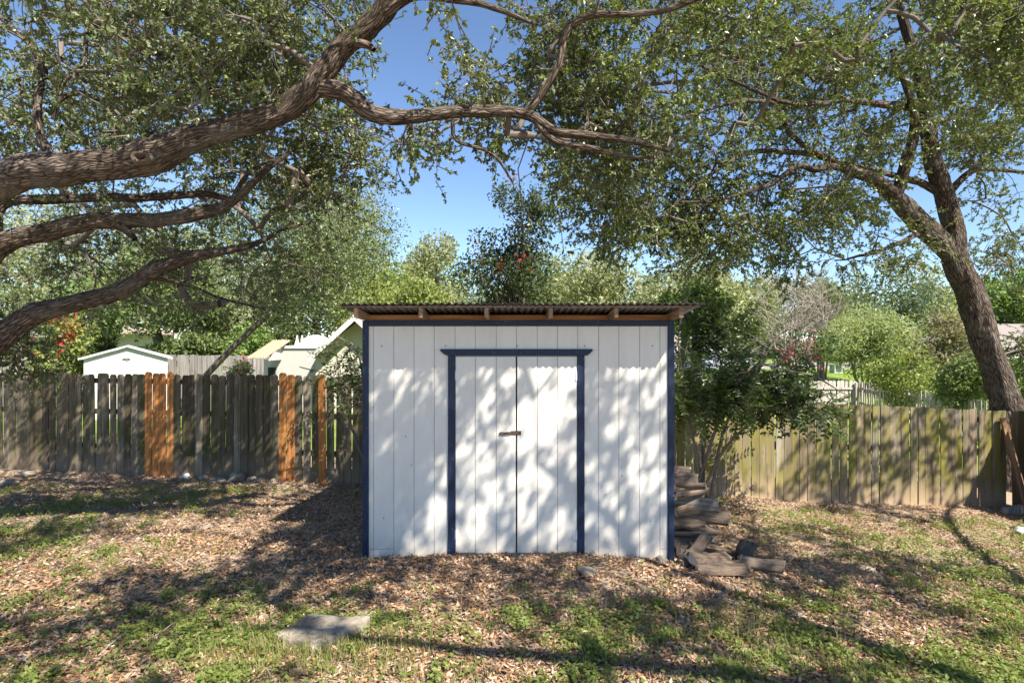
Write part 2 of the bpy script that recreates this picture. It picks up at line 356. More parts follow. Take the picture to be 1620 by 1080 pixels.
def build_ground():
    xs = np.concatenate([np.linspace(-320, -13, 36)[:-1], np.linspace(-13, 13, 270), np.linspace(13, 320, 36)[1:]])
    ys = np.concatenate([np.linspace(-80, 2, 30)[:-1], np.linspace(2, 12.5, 150), np.linspace(12.5, 45, 50)[1:], np.linspace(45, 500, 30)[1:]])
    X, Y = np.meshgrid(xs, ys)
    Z = height(X, Y)
    nearw = (np.abs(X) < 13)*sstep(1, 3, Y)*(1-sstep(10, 12, Y))
    Z = Z+nearw*((fbm(X*2.2, Y*2.2, 2)-.5)*.05+(fbm(X*11, Y*11, 4, 3)-.5)*.03)
    V = np.stack([X.ravel(), Y.ravel(), Z.ravel()], 1)
    ny, nx = X.shape; i = np.arange(nx-1)[None]+np.arange(ny-1)[:, None]*nx; i = i.ravel()
    me = big_mesh('ground', V, np.stack([i, i+1, i+nx+1, i+nx], 1), smooth=True)
    a = me.attributes.new('green', 'FLOAT', 'POINT')
    g = green_mask(V[:, 0], V[:, 1]); far = sstep(10.6, 12, V[:, 1])
    a.data.foreach_set('value', (g*(1-far)+far*.9).astype(np.float32))
    m = NT('yard_soil'); v = m.coord('Object'); at_ = m.n('ShaderNodeAttribute', attribute_name='green').outputs['Fac']
    n = m.noise(v, 9, 8, .7); n2 = m.noise(v, 45, 6, .7); n3 = m.noise(v, 1.2, 5, .6)
    soil = m.ramp(n2, [(.3, (.17, .12, .08)), (.5, (.33, .25, .175)), (.72, (.50, .395, .30))])
    gr = m.ramp(n, [(.3, (.15, .135, .07)), (.5, (.30, .245, .155)), (.75, (.48, .39, .28))])
    lawn = m.ramp(n3, [(.3, (.12, .20, .03)), (.7, (.20, .30, .05))])
    y = m.n('ShaderNodeSeparateXYZ', {0: v}).outputs[1]
    gr = m.mix(m.ramp(m.math('DIVIDE', y, 100.0), [(.11, (0, 0, 0)), (.13, (1, 1, 1))]), gr, lawn)
    c = m.mix(m.math('ADD', at_, m.math('MULTIPLY', m.math('SUBTRACT', n, .5), .5), True), soil, gr)
    o = link('ground', me, m.done(m.pbr(c, .95, 0, m.bump(m.math('ADD', n2, n), .6, .02), .1)))
    tag(o, kind='structure')
    # street beyond the neighbour's lawn
    mb = MB(); z = float(height(20, 40))+.004
    mb.add([(9.5, 35, z), (80, 33, z), (80, 44, z), (9.5, 44, z)], [(0, 1, 2, 3)])
    tag(mb.build('street', MAT['asphalt']), kind='structure')
    mb = MB(); mb.prism_z([(9.5, 34.75), (80, 32.75), (80, 33), (9.5, 35)], z-.1, z+.13)
    tag(mb.build('kerb', MAT['concrete']), kind='structure')
build_ground()
def gz(x, y): return float(height(x, y))

# ------------------------------------------------------------------ shed
SY = 5.66
def sx(px): return (px-810)/FPX*SY
def sz(py): return CAM_Z-(py-540)/FPX*SY
SX0, SX1, SB = sx(574), sx(1066), 8.1
def build_shed():
    M = MAT
    t = thing('garden_shed', 'white wooden shed with blue trim, double doors and corrugated roof', 'shed', (0, SY, 0))
    def put(mb, name, mat, parent=t, bevel=0, smooth=False):
        me = mb.mesh(name, smooth)
        o = world_child(name, me, mat, t) if parent is t else link(name, me, mat, parent)
        if bevel:
            b = o.modifiers.new('bevel', 'BEVEL'); b.width = bevel; b.segments = 2; b.limit_method = 'ANGLE'; b.angle_limit = R(40)
        return o
    ztop, zbot = sz(507), sz(895)
    # side and back walls plus a grey backing, groove shade put into its colour
    mb = MB()
    mb.box(SX0+.01, SX0+.03, SY+.045, SB, zbot, ztop-.02); put(mb, 'side_wall', M['white'])
    mb = MB(); mb.box(SX1-.03, SX1-.01, SY+.045, SB, zbot, ztop-.02); put(mb, 'side_wall', M['white'])
    mb = MB(); mb.box(SX0+.03, SX1-.03, SB-.02, SB, zbot, ztop-.16); put(mb, 'back_wall', M['white'])
    mb = MB(); mb.box(SX0+.031, SX1-.031, SY+.005, SY+.04, zbot+.01, ztop-.01); put(mb, 'backing', M['groove_shade_nail_grey'])
    mb = MB(); mb.box(sx(816.8)-.03, sx(816.8)+.03, SY+.0035, SY+.0049, sz(874), sz(564)); put(mb, 'door_gap_shade', M['dark'])  # added dark strip, stands in for shade in the slit between the doors
    # siding boards, T1-11 style grooves
    edges = [583, 591, 623, 655, 687, 720, 752, 785, 817, 850, 882, 914, 947, 979, 1012, 1044, 1056.5]
    g = .0022
    for i in range(len(edges)-1):
        a, b = sx(edges[i]), sx(edges[i+1])
        segs = []
        over_door = 687 <= edges[i] < 914 and not (edges[i] == 687)
        if edges[i] == 687: segs = [(a, b, sz(553), ztop-.001), (a, sx(711), zbot, sz(553)-.001)]
        elif edges[i] == 914: segs = [(a, b, sz(553), ztop-.001), (sx(923), b, zbot, sz(553)-.001)]
        elif over_door: segs = [(a, b, sz(556), ztop-.001)]
        else:
            zb = {583: sz(868), 591: sz(868), 1044: sz(868), 1012: zbot}.get(edges[i], zbot)
            segs = [(a, b, zb+(.002 if zb > zbot+.05 else 0), ztop-.001)]
            if zb > zbot+.05: segs.append((a, b, zbot+(.0 if edges[i] < 800 else .03), zb-.003))
        for (x0, x1, z0, z1) in segs:
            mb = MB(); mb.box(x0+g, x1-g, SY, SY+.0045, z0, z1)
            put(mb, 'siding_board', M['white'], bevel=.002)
    for px in (604, 705, 818, 925, 1032):
        mb = MB(); mb.cyl((sx(px), SY-.002, sz(547)), (sx(px), SY+.006, sz(547)), .009, n=10); put(mb, 'nail_head', M['groove_shade_nail_grey'])
    for px, py in ((651, 735), (607, 819), (642, 690), (1029, 824), (984, 752)):
        mb = MB(); mb.cyl((sx(px), SY-.0015, sz(py)), (sx(px), SY+.006, sz(py)), .006, n=8); put(mb, 'nail_head', M['rust'])
    # blue trim
    mb = MB(); mb.box(SX0, sx(583), SY-.02, SY+.043, sz(883), sz(507)); put(mb, 'corner_trim', M['blue'], bevel=.003)
    mb = MB(); mb.box(sx(1056.5), SX1, SY-.02, SY+.043, sz(890), sz(507)); put(mb, 'corner_trim', M['blue'], bevel=.003)
    mb = MB(); mb.box(sx(583)+.001, sx(1056.5)-.001, SY-.018, SY-.001, sz(516), sz(507)); put(mb, 'top_trim', M['blue'], bevel=.003)
    mb = MB(); mb.box(sx(709), sx(720), SY-.022, SY-.001, sz(877), sz(562.2)); put(mb, 'door_trim', M['blue'], bevel=.003)
    mb = MB(); mb.box(sx(913), sx(924.5), SY-.022, SY-.001, sz(880), sz(562.2)); put(mb, 'door_trim', M['blue'], bevel=.003)
    mb = MB(); mb.prism_y([(sx(706), sz(562)), (sx(929), sz(562)), (sx(937), sz(555)), (sx(937), sz(552)), (sx(697), sz(552)), (sx(697), sz(555))], SY-.03, SY-.001)
    put(mb, 'door_header', M['blue'], bevel=.002)
    # doors: leaf with boards
    for (xa, xb, ed) in ((720, 816.2, [720, 752, 785, 816.2]), (817.4, 913, [817.4, 850, 882, 913])):
        d = link('door', (lambda mb: (mb.box(sx(xa)+.006, sx(xb)-.002, SY-.005, SY+.003, sz(874), sz(564)), mb)[1])(MB()).mesh('door'), M['groove_shade_nail_grey'])  # leaf colour carries the shade of the grooves between its boards
        d.parent = t; d.matrix_parent_inverse = Matrix.Translation((0, -SY, 0))
        for i in range(3):
            mb = MB(); mb.box(sx(ed[i])+(.006 if i == 0 else .0025), sx(ed[i+1])-(.0025 if i < 2 else .002), SY-.010, SY-.0052, sz(873.5)-(.004 if i == 1 else 0), sz(564))
            put(mb, 'door_board', M['white'], d, bevel=.002)
        hx = sx(720)+.012 if xa < 800 else sx(913)-.012
        for py in (594, 845):
            mb = MB(); mb.box(hx-.014, hx+.03 if xa < 800 else hx+.014, SY-.015, SY-.0105, sz(py)-.045, sz(py)+.045) if xa < 800 else mb.box(hx-.03, hx+.014, SY-.015, SY-.0105, sz(py)-.045, sz(py)+.045)
            mb.cyl((hx, SY-.019, sz(py)-.048), (hx, SY-.019, sz(py)+.048), .006, n=8)
            put(mb, 'hinge', M['white_trim'], d)
        if xa > 800:      # hasp with hanging ring
            zc = sz(684)
            mb = MB(); mb.box(sx(808), sx(824.5), SY-.020, SY-.0105, zc-.019, zc+.020); mb.box(sx(800), sx(808)-.001, SY-.026, SY-.0125, zc-.017, zc+.010)
            mb.cyl((sx(820), SY-.026, zc), (sx(820), SY-.02, zc), .008, n=8); mb.cyl((sx(812), SY-.026, zc+.004), (sx(812), SY-.02, zc+.004), .006, n=8)
            h = put(mb, 'hasp', M['rust'], d, bevel=.0015)
            V = []; F = []; n, k = 16, 6
            for i in range(n):
                a = 2*math.pi*i/n; cx, cz = sx(795)+.030*math.cos(a), zc-.008+.012*math.sin(a)
                for j in range(k):
                    b = 2*math.pi*j/k; rr = .006*math.cos(b)
                    V.append((cx+rr*math.cos(a), SY-.02+.006*math.sin(b), cz+rr*math.sin(a)))
            for i in range(n):
                for j in range(k): F.append((i*k+j, ((i+1) % n)*k+j, ((i+1) % n)*k+(j+1) % k, i*k+(j+1) % k))
            mb = MB(); mb.add(V, F); put(mb, 'ring', M['rust'], d, smooth=True)
    # roof timbers
    yf = SY-.36; slope = -.115
    def zr(y): return 2.462+(SY-y)*-slope          # underside of the sheet
    mb = MB(); mb.box(SX0+.04, SX1-.04, SY+.008, SY+.046, ztop+.001, zr(SY)-.028); put(mb, 'header_beam', M['beam'], bevel=.003)
    mb = MB(); mb.box(SX0+.04, SX1-.04, SB-.06, SB-.022, ztop-.155, zr(SB)-.012); put(mb, 'rear_beam', M['beam'])
    for k in range(6):
        x = SX0+.03+(SX1-SX0-.06)*k/5+random.uniform(-.006, .006)
        z0f = zr(yf)-.017
        mb = MB(); mb.prism_x([(yf, z0f-.095), (SY-.005, ztop+.004), (SY+.006, ztop+.004), (SB, zr(SB)-.115), (SB, zr(SB)-.022), (yf, z0f)][:2]+[(SY+.007, ztop+.004), (SB-.07, zr(SB)-.115), (SB-.07, zr(SB)-.022), (yf, z0f)], x-.019, x+.019)
        put(mb, 'rafter', M['rafter'], bevel=.003)
    mb = MB(); mb.box(SX0-.10, SX1+.13, yf-.045, yf+.045, zr(yf)-.0165, zr(yf)-.0055); put(mb, 'batten', M['rafter'], bevel=.002)
    for y in (SY+.9, SY+1.8):
        mb = MB(); mb.box(SX0-.10, SX1+.13, y-.045, y+.045, zr(y)-.0215, zr(y)-.004); put(mb, 'batten', M['rafter'])
    # corrugated sheets
    x0, x1 = SX0-.115, SX1+.155
    cuts = [x0, x0+.86, x0+1.72, x0+2.58, x1]
    for i in range(4):
        a, b = cuts[i]-(.03 if i else 0), cuts[i+1]
        xs = np.linspace(a, b, int((b-a)/.0645*10)); ys = np.array([yf-.075+random.uniform(-.008, .008), SY, SY+1.2, SB+.12])
        z = np.cos(xs/.0645*2*np.pi)*.0095+.0075+(i % 2)*.0025
        V = np.array([(x, y, zr(y)+zz) for y in ys for x, zz in zip(xs, z)])
        nx = len(xs); q = np.array([(r*nx+j, r*nx+j+1, (r+1)*nx+j+1, (r+1)*nx+j) for r in range(3) for j in range(nx-1)])
        o = world_child('roof_sheet', big_mesh('roof_sheet', V, q, smooth=True), M['metal'], t)
        s = o.modifiers.new('thick', 'SOLIDIFY'); s.thickness = .0012
    return t
build_shed()
def rock(name, label, x, y, s, mat, group=None, cat='rock', seed=0, sink=.25, rz=0, boxy=.0):
    import bmesh
    bm = bmesh.new(); bmesh.ops.create_icosphere(bm, subdivisions=4, radius=1)
    r = np.random.default_rng(seed); planes = nrm(r.normal(size=(11, 3)))*1.0; d = r.uniform(.62, .92, 11)
    co = np.array([v.co[:] for v in bm.verts])
    for p, dd in zip(planes, d):
        k = co @ p-dd; co = co-np.maximum(k, 0)[:, None]*p*.92
    co += (fbm(co[:, 0]*3+seed, co[:, 1]*3+co[:, 2]*2, seed % 50, 4)-.5)[:, None]*co*.22
    for v, c in zip(bm.verts, co): v.co = c*np.array(s)
    me = bpy.data.meshes.new(name); bm.to_mesh(me); bm.free(); me.polygons.foreach_set('use_smooth', [True]*len(me.polygons))
    try: me.set_sharp_from_angle(angle=R(28))
    except Exception: pass
    o = link(name, me, mat, None, (x, y, gz(x, y)+s[2]*(1-2*sink)*.8)); o.rotation_euler = (r.uniform(-.1, .1), r.uniform(-.1, .1), rz)
    return tag(o, label, cat, group)
rock('corner_block', 'small squared grey stone under the right front corner of the shed', sx(1046), SY-.03, (.062, .05, .055), MAT['slab'], cat='stone', seed=91, sink=.3)

# ------------------------------------------------------------------ fences
def picket_mesh(w, h, th=.016, ear=.032, seed=0, dog=True):
    r = random.Random(seed); mb = MB(); e = ear if dog else .004
    j = lambda: r.uniform(-.003, .003)
    poly = [(-w/2, 0), (w/2, 0), (w/2+j(), h*.5), (w/2, h-e), (w/2-e*.9, h), (-w/2+e*.9, h+j()), (-w/2, h-e), (-w/2+j(), h*.5)]
    mb.prism_y(poly, -th/2, th/2); return mb.mesh('picket')
def build_fence(name, label, P0, P1, top0, top1, mat, w=.137, gap=.006, dog=True, rails=(.28, .9, 1.45), back=True, special=None, jitter=.018, postw=.09, hmin=None, rail_mat=None, group=None, railside=1, postgap=2.4, th=.016):
    P0 = np.array(P0, float); P1 = np.array(P1, float); L = np.linalg.norm(P1-P0); d = (P1-P0)/L; ang = math.atan2(d[1], d[0])
    nrm_ = np.array((-d[1], d[0]))*railside
    t = thing(name, label, 'fence', (P0[0], P0[1], gz(*P0)), ang, group)
    base = t.location.z; cache = {}
    s = w/2; n = 0
    while s < L-w/2:
        p = P0+d*s; g = gz(*p); top = top0+(top1-top0)*s/L
        g0 = g-.05
        sp = special(p) if special else None
        h = round(top-g0+random.uniform(-jitter, jitter)+(.03 if sp else 0), 2); key = (h, n % 3, bool(sp))
        if key not in cache:
            cache[key] = picket_mesh(w, h, th, seed=n, dog=dog); cache[key].materials.append(MAT['cedar'] if sp else mat)
        o = bpy.data.objects.new('picket', cache[key]); C.objects.link(o); o.parent = t
        o.location = (s, random.uniform(-.007, .007)-(.006 if sp else 0), g0-base); o.rotation_euler = (random.uniform(-.010, .010), random.gauss(0, .006), random.uniform(-.06, .06))
        o.scale = (random.uniform(.93, 1.03), 1, 1)
        if sp and n: o['label'] = 'new orange cedar picket'
        s += w+max(.001, gap+random.gauss(0, gap*.7)); n += 1
    for rr in rails:
        mb = MB(); ya, yb = sorted((railside*(th/2+.008), railside*(th/2+.046)))
        z0 = top0-1.62+rr-base; z1 = top1-1.62+rr-base
        mb.add([(0, ya, z0), (L, ya, z1), (L, yb, z1), (0, yb, z0), (0, ya, z0+.088), (L, ya, z1+.088), (L, yb, z1+.088), (0, yb, z0+.088)],
               [(0,3,2,1),(4,5,6,7),(0,1,5,4),(1,2,6,5),(2,3,7,6),(3,0,4,7)])
        mb.build('rail', rail_mat or mat, t)
    k = max(1, int(L/postgap))
    for i in range(k+1):
        s = min(max(L*i/k, .06), L-.06); p = P0+d*s; top = top0+(top1-top0)*s/L
        y0 = railside*(th/2+.048+postw/2)
        mb = MB(); mb.box(s-postw/2, s+postw/2, y0-postw/2, y0+postw/2, gz(*p)-.2-base, top-.06-base); mb.build('post', rail_mat or mat, t)
    return t
def fl(x): return 9.49-.173*(x+3.27)
def fr(x): return 9.57+.118*(x-4.9)
def special_left(p):
    px = 810+p[0]/p[1]*FPX
    return (234 < px < 271) or (447 < px < 472) or (500 < px < 513)
build_fence('privacy_fence', 'dark weathered dog eared privacy fence left of the shed with new orange pickets', (-14.2, fl(-14.2)), (.2, fl(.2)), 1.585, 1.60, MAT['fence_dark'], special=special_left, gap=.0065)
def topr(x): return 1.385-.05*x
RF = build_fence('privacy_fence', 'mossy tan privacy fence right of the shed behind the woodpile', (.25, fr(.25)), (8.78, fr(8.78)), topr(.25), topr(8.78), MAT['fence_tan'], gap=.007, dog=False, jitter=.012, rails=(.25, .85, 1.4))
build_fence('privacy_fence', 'dark mossy side fence at the far right corner of the yard', (8.80, 10.0), (8.80, 4.6), .97, 1.05, MAT['fence_dark'], gap=.006, dog=False, rails=(.25, .85, 1.4))
mb = MB(); mb.box(-.055, .055, -.02, .02, 0, 1.62)
o = mb.build('leaning_board', MAT['old_board'], None, bevel=.003); o.location = (8.72, 9.62, gz(8.72, 9.62)-.02); o.rotation_euler = (R(-10), R(-6), 0)
tag(o, 'brown plank leaning in the right corner where two fences meet', 'board')
mb = MB(); mb.box(-.35, .35, -.05, .05, 0, .12)
o = mb.build('timber_block', MAT['grey_fence'], None, bevel=.004); o.location = (8.5, 9.55, gz(8.5, 9.5)); o.rotation_euler = (0, 0, R(20))
tag(o, 'grey weathered timber lying on the ground in the right fence corner', 'timber')
build_fence('picket_fence', 'pale low picket fence around the neighbour yard beyond the right fence', (13.75, 22.7), (4.5, 23.4), .60, .62, MAT['pale_fence'], w=.135, gap=.022, dog=True, rails=(.70, 1.28), railside=1, postgap=2.3)
build_fence('picket_fence', 'pale low picket fence running towards the oak trunk', (13.9, 22.8), (13.0, 13.5), .60, .47, MAT['pale_fence'], w=.09, gap=.055, dog=False, rails=(.70, 1.28), railside=1)
build_fence('board_fence', 'silver grey board fence of the neighbour between white shed and stucco wall', (-13.3, 20.3), (-8.4, 20.0), 1.71, 1.66, MAT['grey_fence'], w=.15, gap=.004, dog=False, jitter=.02)
build_fence('board_fence', 'silver grey board fence at the left edge behind the red crape myrtle', (-22.5, 20.3), (-13.4, 20.3), 1.75, 1.71, MAT['grey_fence'], w=.15, gap=.004, dog=False, jitter=.02)
build_fence('board_fence', 'yellowish new board fence far behind the tiled roof', (-14.3, 31.0), (-10.5, 31.0), 1.96, 1.96, MAT['cedar'], w=.15, gap=.004, dog=False, jitter=.01)

# ------------------------------------------------------------------ buildings beyond the fence
def wc(mb, name, mat, t, bevel=0):
    o = world_child(name, mb.mesh(name), mat, t)
    return o
def sub(mb, name, mat, part):
    o = link(name, mb.mesh(name), mat, part); return o
def houses():
    M = MAT
    # cream gabled house next to the shed
    t = thing('cream_house', 'cream stucco house with tan shingled gable behind the shed', 'house', (-4.9, 19, gz(-4.9, 19)))
    Y0 = 18.3; pk = at(561, 498, Y0); ev = at(487, 568, Y0); hw = pk[0]-ev[0]; g = gz(-5, 19)
    wx0, wx1 = at(500, 0, Y0+.6)[0], pk[0]+(pk[0]-at(500, 0, Y0)[0])
    zl = ev[2]+.18
    mb = MB(); mb.prism_y([(wx0, g-.2), (wx1, g-.2), (wx1, zl), (pk[0], pk[2]-.16), (wx0, zl)], Y0+.55, Y0+9); wc(mb, 'wall', M['cream'], t)
    ex, rx = ev[0], 2*pk[0]-ev[0]
    for s, xa in ((0, ex), (1, rx)):
        mb = MB(); mb.add([(pk[0], Y0, pk[2]), (xa, Y0, ev[2]), (xa, Y0+9.3, ev[2]), (pk[0], Y0+9.3, pk[2]), (pk[0], Y0, pk[2]+.06), (xa, Y0, ev[2]+.06), (xa, Y0+9.3, ev[2]+.06), (pk[0], Y0+9.3, pk[2]+.06)],
                          [(0,1,2,3),(7,6,5,4),(0,4,5,1),(1,5,6,2),(2,6,7,3),(3,7,4,0)]); wc(mb, 'roof', M['shingle'], t)
        mb = MB(); mb.add([(pk[0], Y0-.03, pk[2]-.19), (xa, Y0-.03, ev[2]-.15), (xa, Y0-.03, ev[2]+.02), (pk[0], Y0-.03, pk[2]+.02), (pk[0], Y0-.003, pk[2]-.19), (xa, Y0-.003, ev[2]-.15), (xa, Y0-.003, ev[2]+.02), (pk[0], Y0-.003, pk[2]+.02)],
                          [(0,1,2,3),(7,6,5,4),(0,4,5,1),(1,5,6,2),(2,6,7,3),(3,7,4,0)]); wc(mb, 'rake_board', M['house_white'], t)
    # stucco wing with parapet and clay tile roof
    t = thing('stucco_building', 'white stucco building with flat parapet and small clay tile roof', 'building', (-7.5, 19, g))
    Y1 = 19.2; a = at(438, 551, Y1); b = at(520, 551, Y1)
    mb = MB(); mb.box(a[0], b[0], Y1, Y1+5, g-.2, a[2]); wc(mb, 'wall', M['stucco'], t)
    mb = MB(); mb.box(a[0]-.06, b[0]+.06, Y1-.06, Y1+5.05, a[2]+.002, a[2]+.09); wc(mb, 'parapet_coping', M['plastic'], t)
    c0, c1, zt, zb = at(408, 0, Y1-.5)[0], at(436, 0, Y1-.5)[0], at(0, 540, Y1)[2], at(0, 566, Y1)[2]
    mb = MB(); mb.prism_x([(Y1-.95, zb-.06), (Y1+.05, zb-.06), (Y1+.05, zt)], c1-.001, a[0]+.12); wc(mb, 'roof_end_wall', M['house_white'], t)
    mb = MB(); mb.box(c1-.02, a[0]+.16, Y1+.0, Y1+.3, zt-.04, zt+.07); wc(mb, 'wall_cap', M['plastic'], t)
    mb = MB(); mb.box(at(417, 0, Y1)[0], a[0]-.005, Y1+.02, Y1+4, g-.2, zb-.05); wc(mb, 'wall', M['stucco'], t)
    n = 7
    for r_ in range(6):           # courses of clay tiles
        f0 = r_/6; f1 = (r_+1.12)/6
        for k in range(n):
            xa = c0-.16+f0*.42+(c1-c0)*k/n; xb = xa+(c1-c0)/n*.94; xm = (xa+xb)/2
            ya, yb = Y1-.95+f0*1.0, Y1-.95+f1*1.0; za, zb_ = zb+f0*(zt-zb)+.012, zb+f1*(zt-zb)
            mb = MB(); mb.add([(xa, ya, za), (xm, ya, za+.055), (xb, ya, za), (xa+.07, yb, zb_), (xm+.07, yb, zb_+.055), (xb+.07, yb, zb_)], [(0, 1, 4, 3), (1, 2, 5, 4), (0, 2, 1), (3, 4, 5), (0, 3, 5, 2)])
            wc(mb, 'roof_tile', M['clay'], t)
    mb = MB(); mb.box(at(424, 0, Y1)[0], at(436, 0, Y1)[0], Y1-.0, Y1+.015, at(0, 600, Y1)[2], at(0, 581, Y1)[2]); wc(mb, 'window', M['glass'], t)
    # plumbing vents and dome on the parapet roof
    for px in (470, 478):
        mb = MB(); p = at(px, 548, Y1+.6); mb.cyl((p[0], Y1+.6, a[2]), (p[0], Y1+.6, a[2]+.34), .13, .035, 10); mb.cyl((p[0], Y1+.6, a[2]+.34), (p[0], Y1+.6, a[2]+.45), .035, .035, 8); wc(mb, 'roof_vent', M['plastic'], t)
    mb = MB(); p = at(500, 540, Y1+1.5); prof = [(.52, 0), (.52, .26), (.46, .33), (.30, .42), (.12, .47)]
    vs = []; nn = 18
    for r_, z in prof:
        for i in range(nn): vs.append((p[0]+r_*math.cos(2*math.pi*i/nn), Y1+1.5+r_*math.sin(2*math.pi*i/nn), a[2]+z))
    mb.add(vs, [(k*nn+i, k*nn+(i+1) % nn, (k+1)*nn+(i+1) % nn, (k+1)*nn+i) for k in range(4) for i in range(nn)]+[tuple(4*nn+i for i in range(nn))]); wc(mb, 'skylight_dome', M['plastic'], t)
    # white plastic storage shed
    Y2 = 17.5; l, r_ = at(146, 0, Y2)[0], at(256, 0, Y2)[0]; m_ = (l+r_)/2; g = gz(m_, Y2); ze = at(0, 566, Y2)[2]; zp = at(0, 549, Y2)[2]
    t = thing('storage_shed', 'white plastic storage shed with gable roof beyond the left fence', 'shed', (m_, Y2, g))
    mb = MB(); mb.prism_y([(l, g-.1), (r_, g-.1), (r_, ze), (m_, zp-.03), (l, ze)], Y2, Y2+2.1); wc(mb, 'wall', M['plastic'], t)
    for s, xe in ((0, l-.13), (1, r_+.13)):
        mb = MB(); mb.add([(m_, Y2-.12, zp), (xe, Y2-.12, ze-.06), (xe, Y2+2.2, ze-.06), (m_, Y2+2.2, zp), (m_, Y2-.12, zp+.06), (xe, Y2-.12, ze+.01), (xe, Y2+2.2, ze+.01), (m_, Y2+2.2, zp+.06)],
                          [(0,1,2,3),(7,6,5,4),(0,4,5,1),(1,5,6,2),(2,6,7,3),(3,7,4,0)]); wc(mb, 'roof', M['plastic'], t)
    for k in range(2):
        xa, xb = at(168+33*k, 0, Y2)[0], at(200+33*k, 0, Y2)[0]
        mb = MB(); mb.box(xa+.01, xb, Y2-.03, Y2-.002, g, ze-.03); d = wc(mb, 'door', M['panel'], t)
        for j in range(3):
            mb = MB(); w3 = (xb-xa)/3; mb.box(xa+w3*j+.035, xa+w3*(j+1)-.02, Y2-.042, Y2-.031, g+.1, ze-.08)
            sub(mb, 'door_panel', M['panel'], d)
    mb = MB(); mb.box(at(195, 0, Y2)[0], at(205, 0, Y2)[0], Y2-.06, Y2-.045, ze-.05, ze-.02); wc(mb, 'handle', M['dark'], t)
    t.rotation_euler = (0, 0, R(33))
    # far left brown roofed house
    Y3 = 30; g = gz(-25, Y3)
    t = thing('brown_roofed_house', 'house with brown hipped roof and white eaves behind crape myrtle at left', 'house', (-26, Y3, g))
    x0, x1 = at(-120, 0, Y3)[0], at(148, 0, Y3)[0]; ze, zr_ = at(0, 527, Y3)[2], at(0, 493, Y3)[2]
    mb = MB(); mb.box(x0+.5, x1-.5, Y3+.5, Y3+8, g-.3, ze); wc(mb, 'wall', M['cream'], t)
    mb = MB(); mb.add([(x0, Y3, ze), (x1, Y3, ze), (x1, Y3+8.5, ze), (x0, Y3+8.5, ze), (x0+3, Y3+4.2, zr_), (x1-2.6, Y3+4.2, zr_)], [(0, 1, 5, 4), (1, 2, 5), (2, 3, 4, 5), (3, 0, 4), (3, 2, 1, 0)]); wc(mb, 'roof', M['brown_shingle'], t)
    mb = MB(); mb.box(x0-.02, x1+.02, Y3-.05, Y3-.004, ze-.2, ze+.06); wc(mb, 'fascia', M['plastic'], t)
    for px in (20, 95):
        q = at(px, 540, Y3); mb = MB(); mb.box(q[0]-.6, q[0]+.6, Y3+.44, Y3+.498, g+.9, g+2.0); w = wc(mb, 'window', M['house_white'], t)
        mb = MB(); mb.box(q[0]-.5, q[0]+.5, Y3+.42, Y3+.437, g+1.0, g+1.9); sub(mb, 'pane', M['glass'], w)
    # white house across the street on the right
    Y4 = 46; g = gz(13, Y4); x0, x1 = 5.0, at(1190, 0, Y4)[0]; xs_ = at(1160, 0, Y4)[0]; ze = at(0, 552, Y4)[2]
    t = thing('white_house', 'white house with dark shuttered window across the street', 'house', (12, Y4, g))
    mb = MB(); mb.box(x0, xs_, Y4-3, Y4+6, g-.3, ze); wc(mb, 'wall', M['house_white'], t)
    mb = MB(); mb.box(xs_+.002, x1, Y4, Y4+6, g-.3, ze); wc(mb, 'wall', M['shingle'], t)
    mb = MB(); mb.add([(x0-.5, Y4-3.5, ze), (xs_+.3, Y4-3.5, ze), (xs_+.3, Y4+6.5, ze), (x0-.5, Y4+6.5, ze), (x0-.5, Y4+1.5, ze+2.2), (xs_-2.5, Y4+1.5, ze+2.2)], [(0, 1, 5, 4), (1, 2, 5), (2, 3, 4, 5), (3, 0, 4), (3, 2, 1, 0)]); wc(mb, 'roof', M['grey_shingle'], t)
    mb = MB(); mb.add([(xs_+.31, Y4-.5, ze), (x1+.4, Y4-.5, ze), (x1+.4, Y4+6.5, ze), (xs_+.31, Y4+6.5, ze), (xs_+.31, Y4+3, ze+1.2), (x1-1, Y4+3, ze+1.2)], [(0, 1, 5, 4), (1, 2, 5), (2, 3, 4, 5), (3, 0, 4), (3, 2, 1, 0)]); wc(mb, 'roof', M['grey_shingle'], t)
    mb = MB(); mb.box(x0-.5, xs_+.35, Y4-3.58, Y4-3.505, ze-.18, ze+.06); wc(mb, 'fascia', M['plastic'], t)
    q0, q1 = at(1167, 0, Y4)[0], at(1179, 0, Y4)[0]; za, zb = at(0, 570, Y4)[2], at(0, 554, Y4)[2]
    mb = MB(); mb.box(q0, q1, Y4-.06, Y4-.002, za, zb); w = wc(mb, 'window', M['plastic'], t)
    for j in range(2):
        mb = MB(); h2 = (zb-za)/2; mb.box(q0+.06, q1-.06, Y4-.075, Y4-.061, za+h2*j+.05, za+h2*(j+1)-.03); sub(mb, 'pane', M['glass'], w)
    for xa in (q0-.36, q1+.03):
        mb = MB(); mb.box(xa, xa+.33, Y4-.05, Y4-.002, za, zb); wc(mb, 'shutter', M['shutter'], t)
    # pale metal lean-to roof
    t = thing('metal_carport', 'low pale metal roofed carport behind the dark shrub', 'carport', (5.3, 15.5, gz(5.3, 15.5)))
    a0, a1, b0, b1 = at(1080, 582, 14.5), at(1192, 576, 14.5), at(1085, 569, 17.5), at(1192, 571, 17.5)
    mb = MB(); v = [a0, a1, b1, b0]; mb.add(v+[p+np.array((0, 0, -.06)) for p in v], [(0, 1, 2, 3), (7, 6, 5, 4), (0, 4, 5, 1), (1, 5, 6, 2), (2, 6, 7, 3), (3, 7, 4, 0)]); wc(mb, 'roof', M['pale_metal'], t)
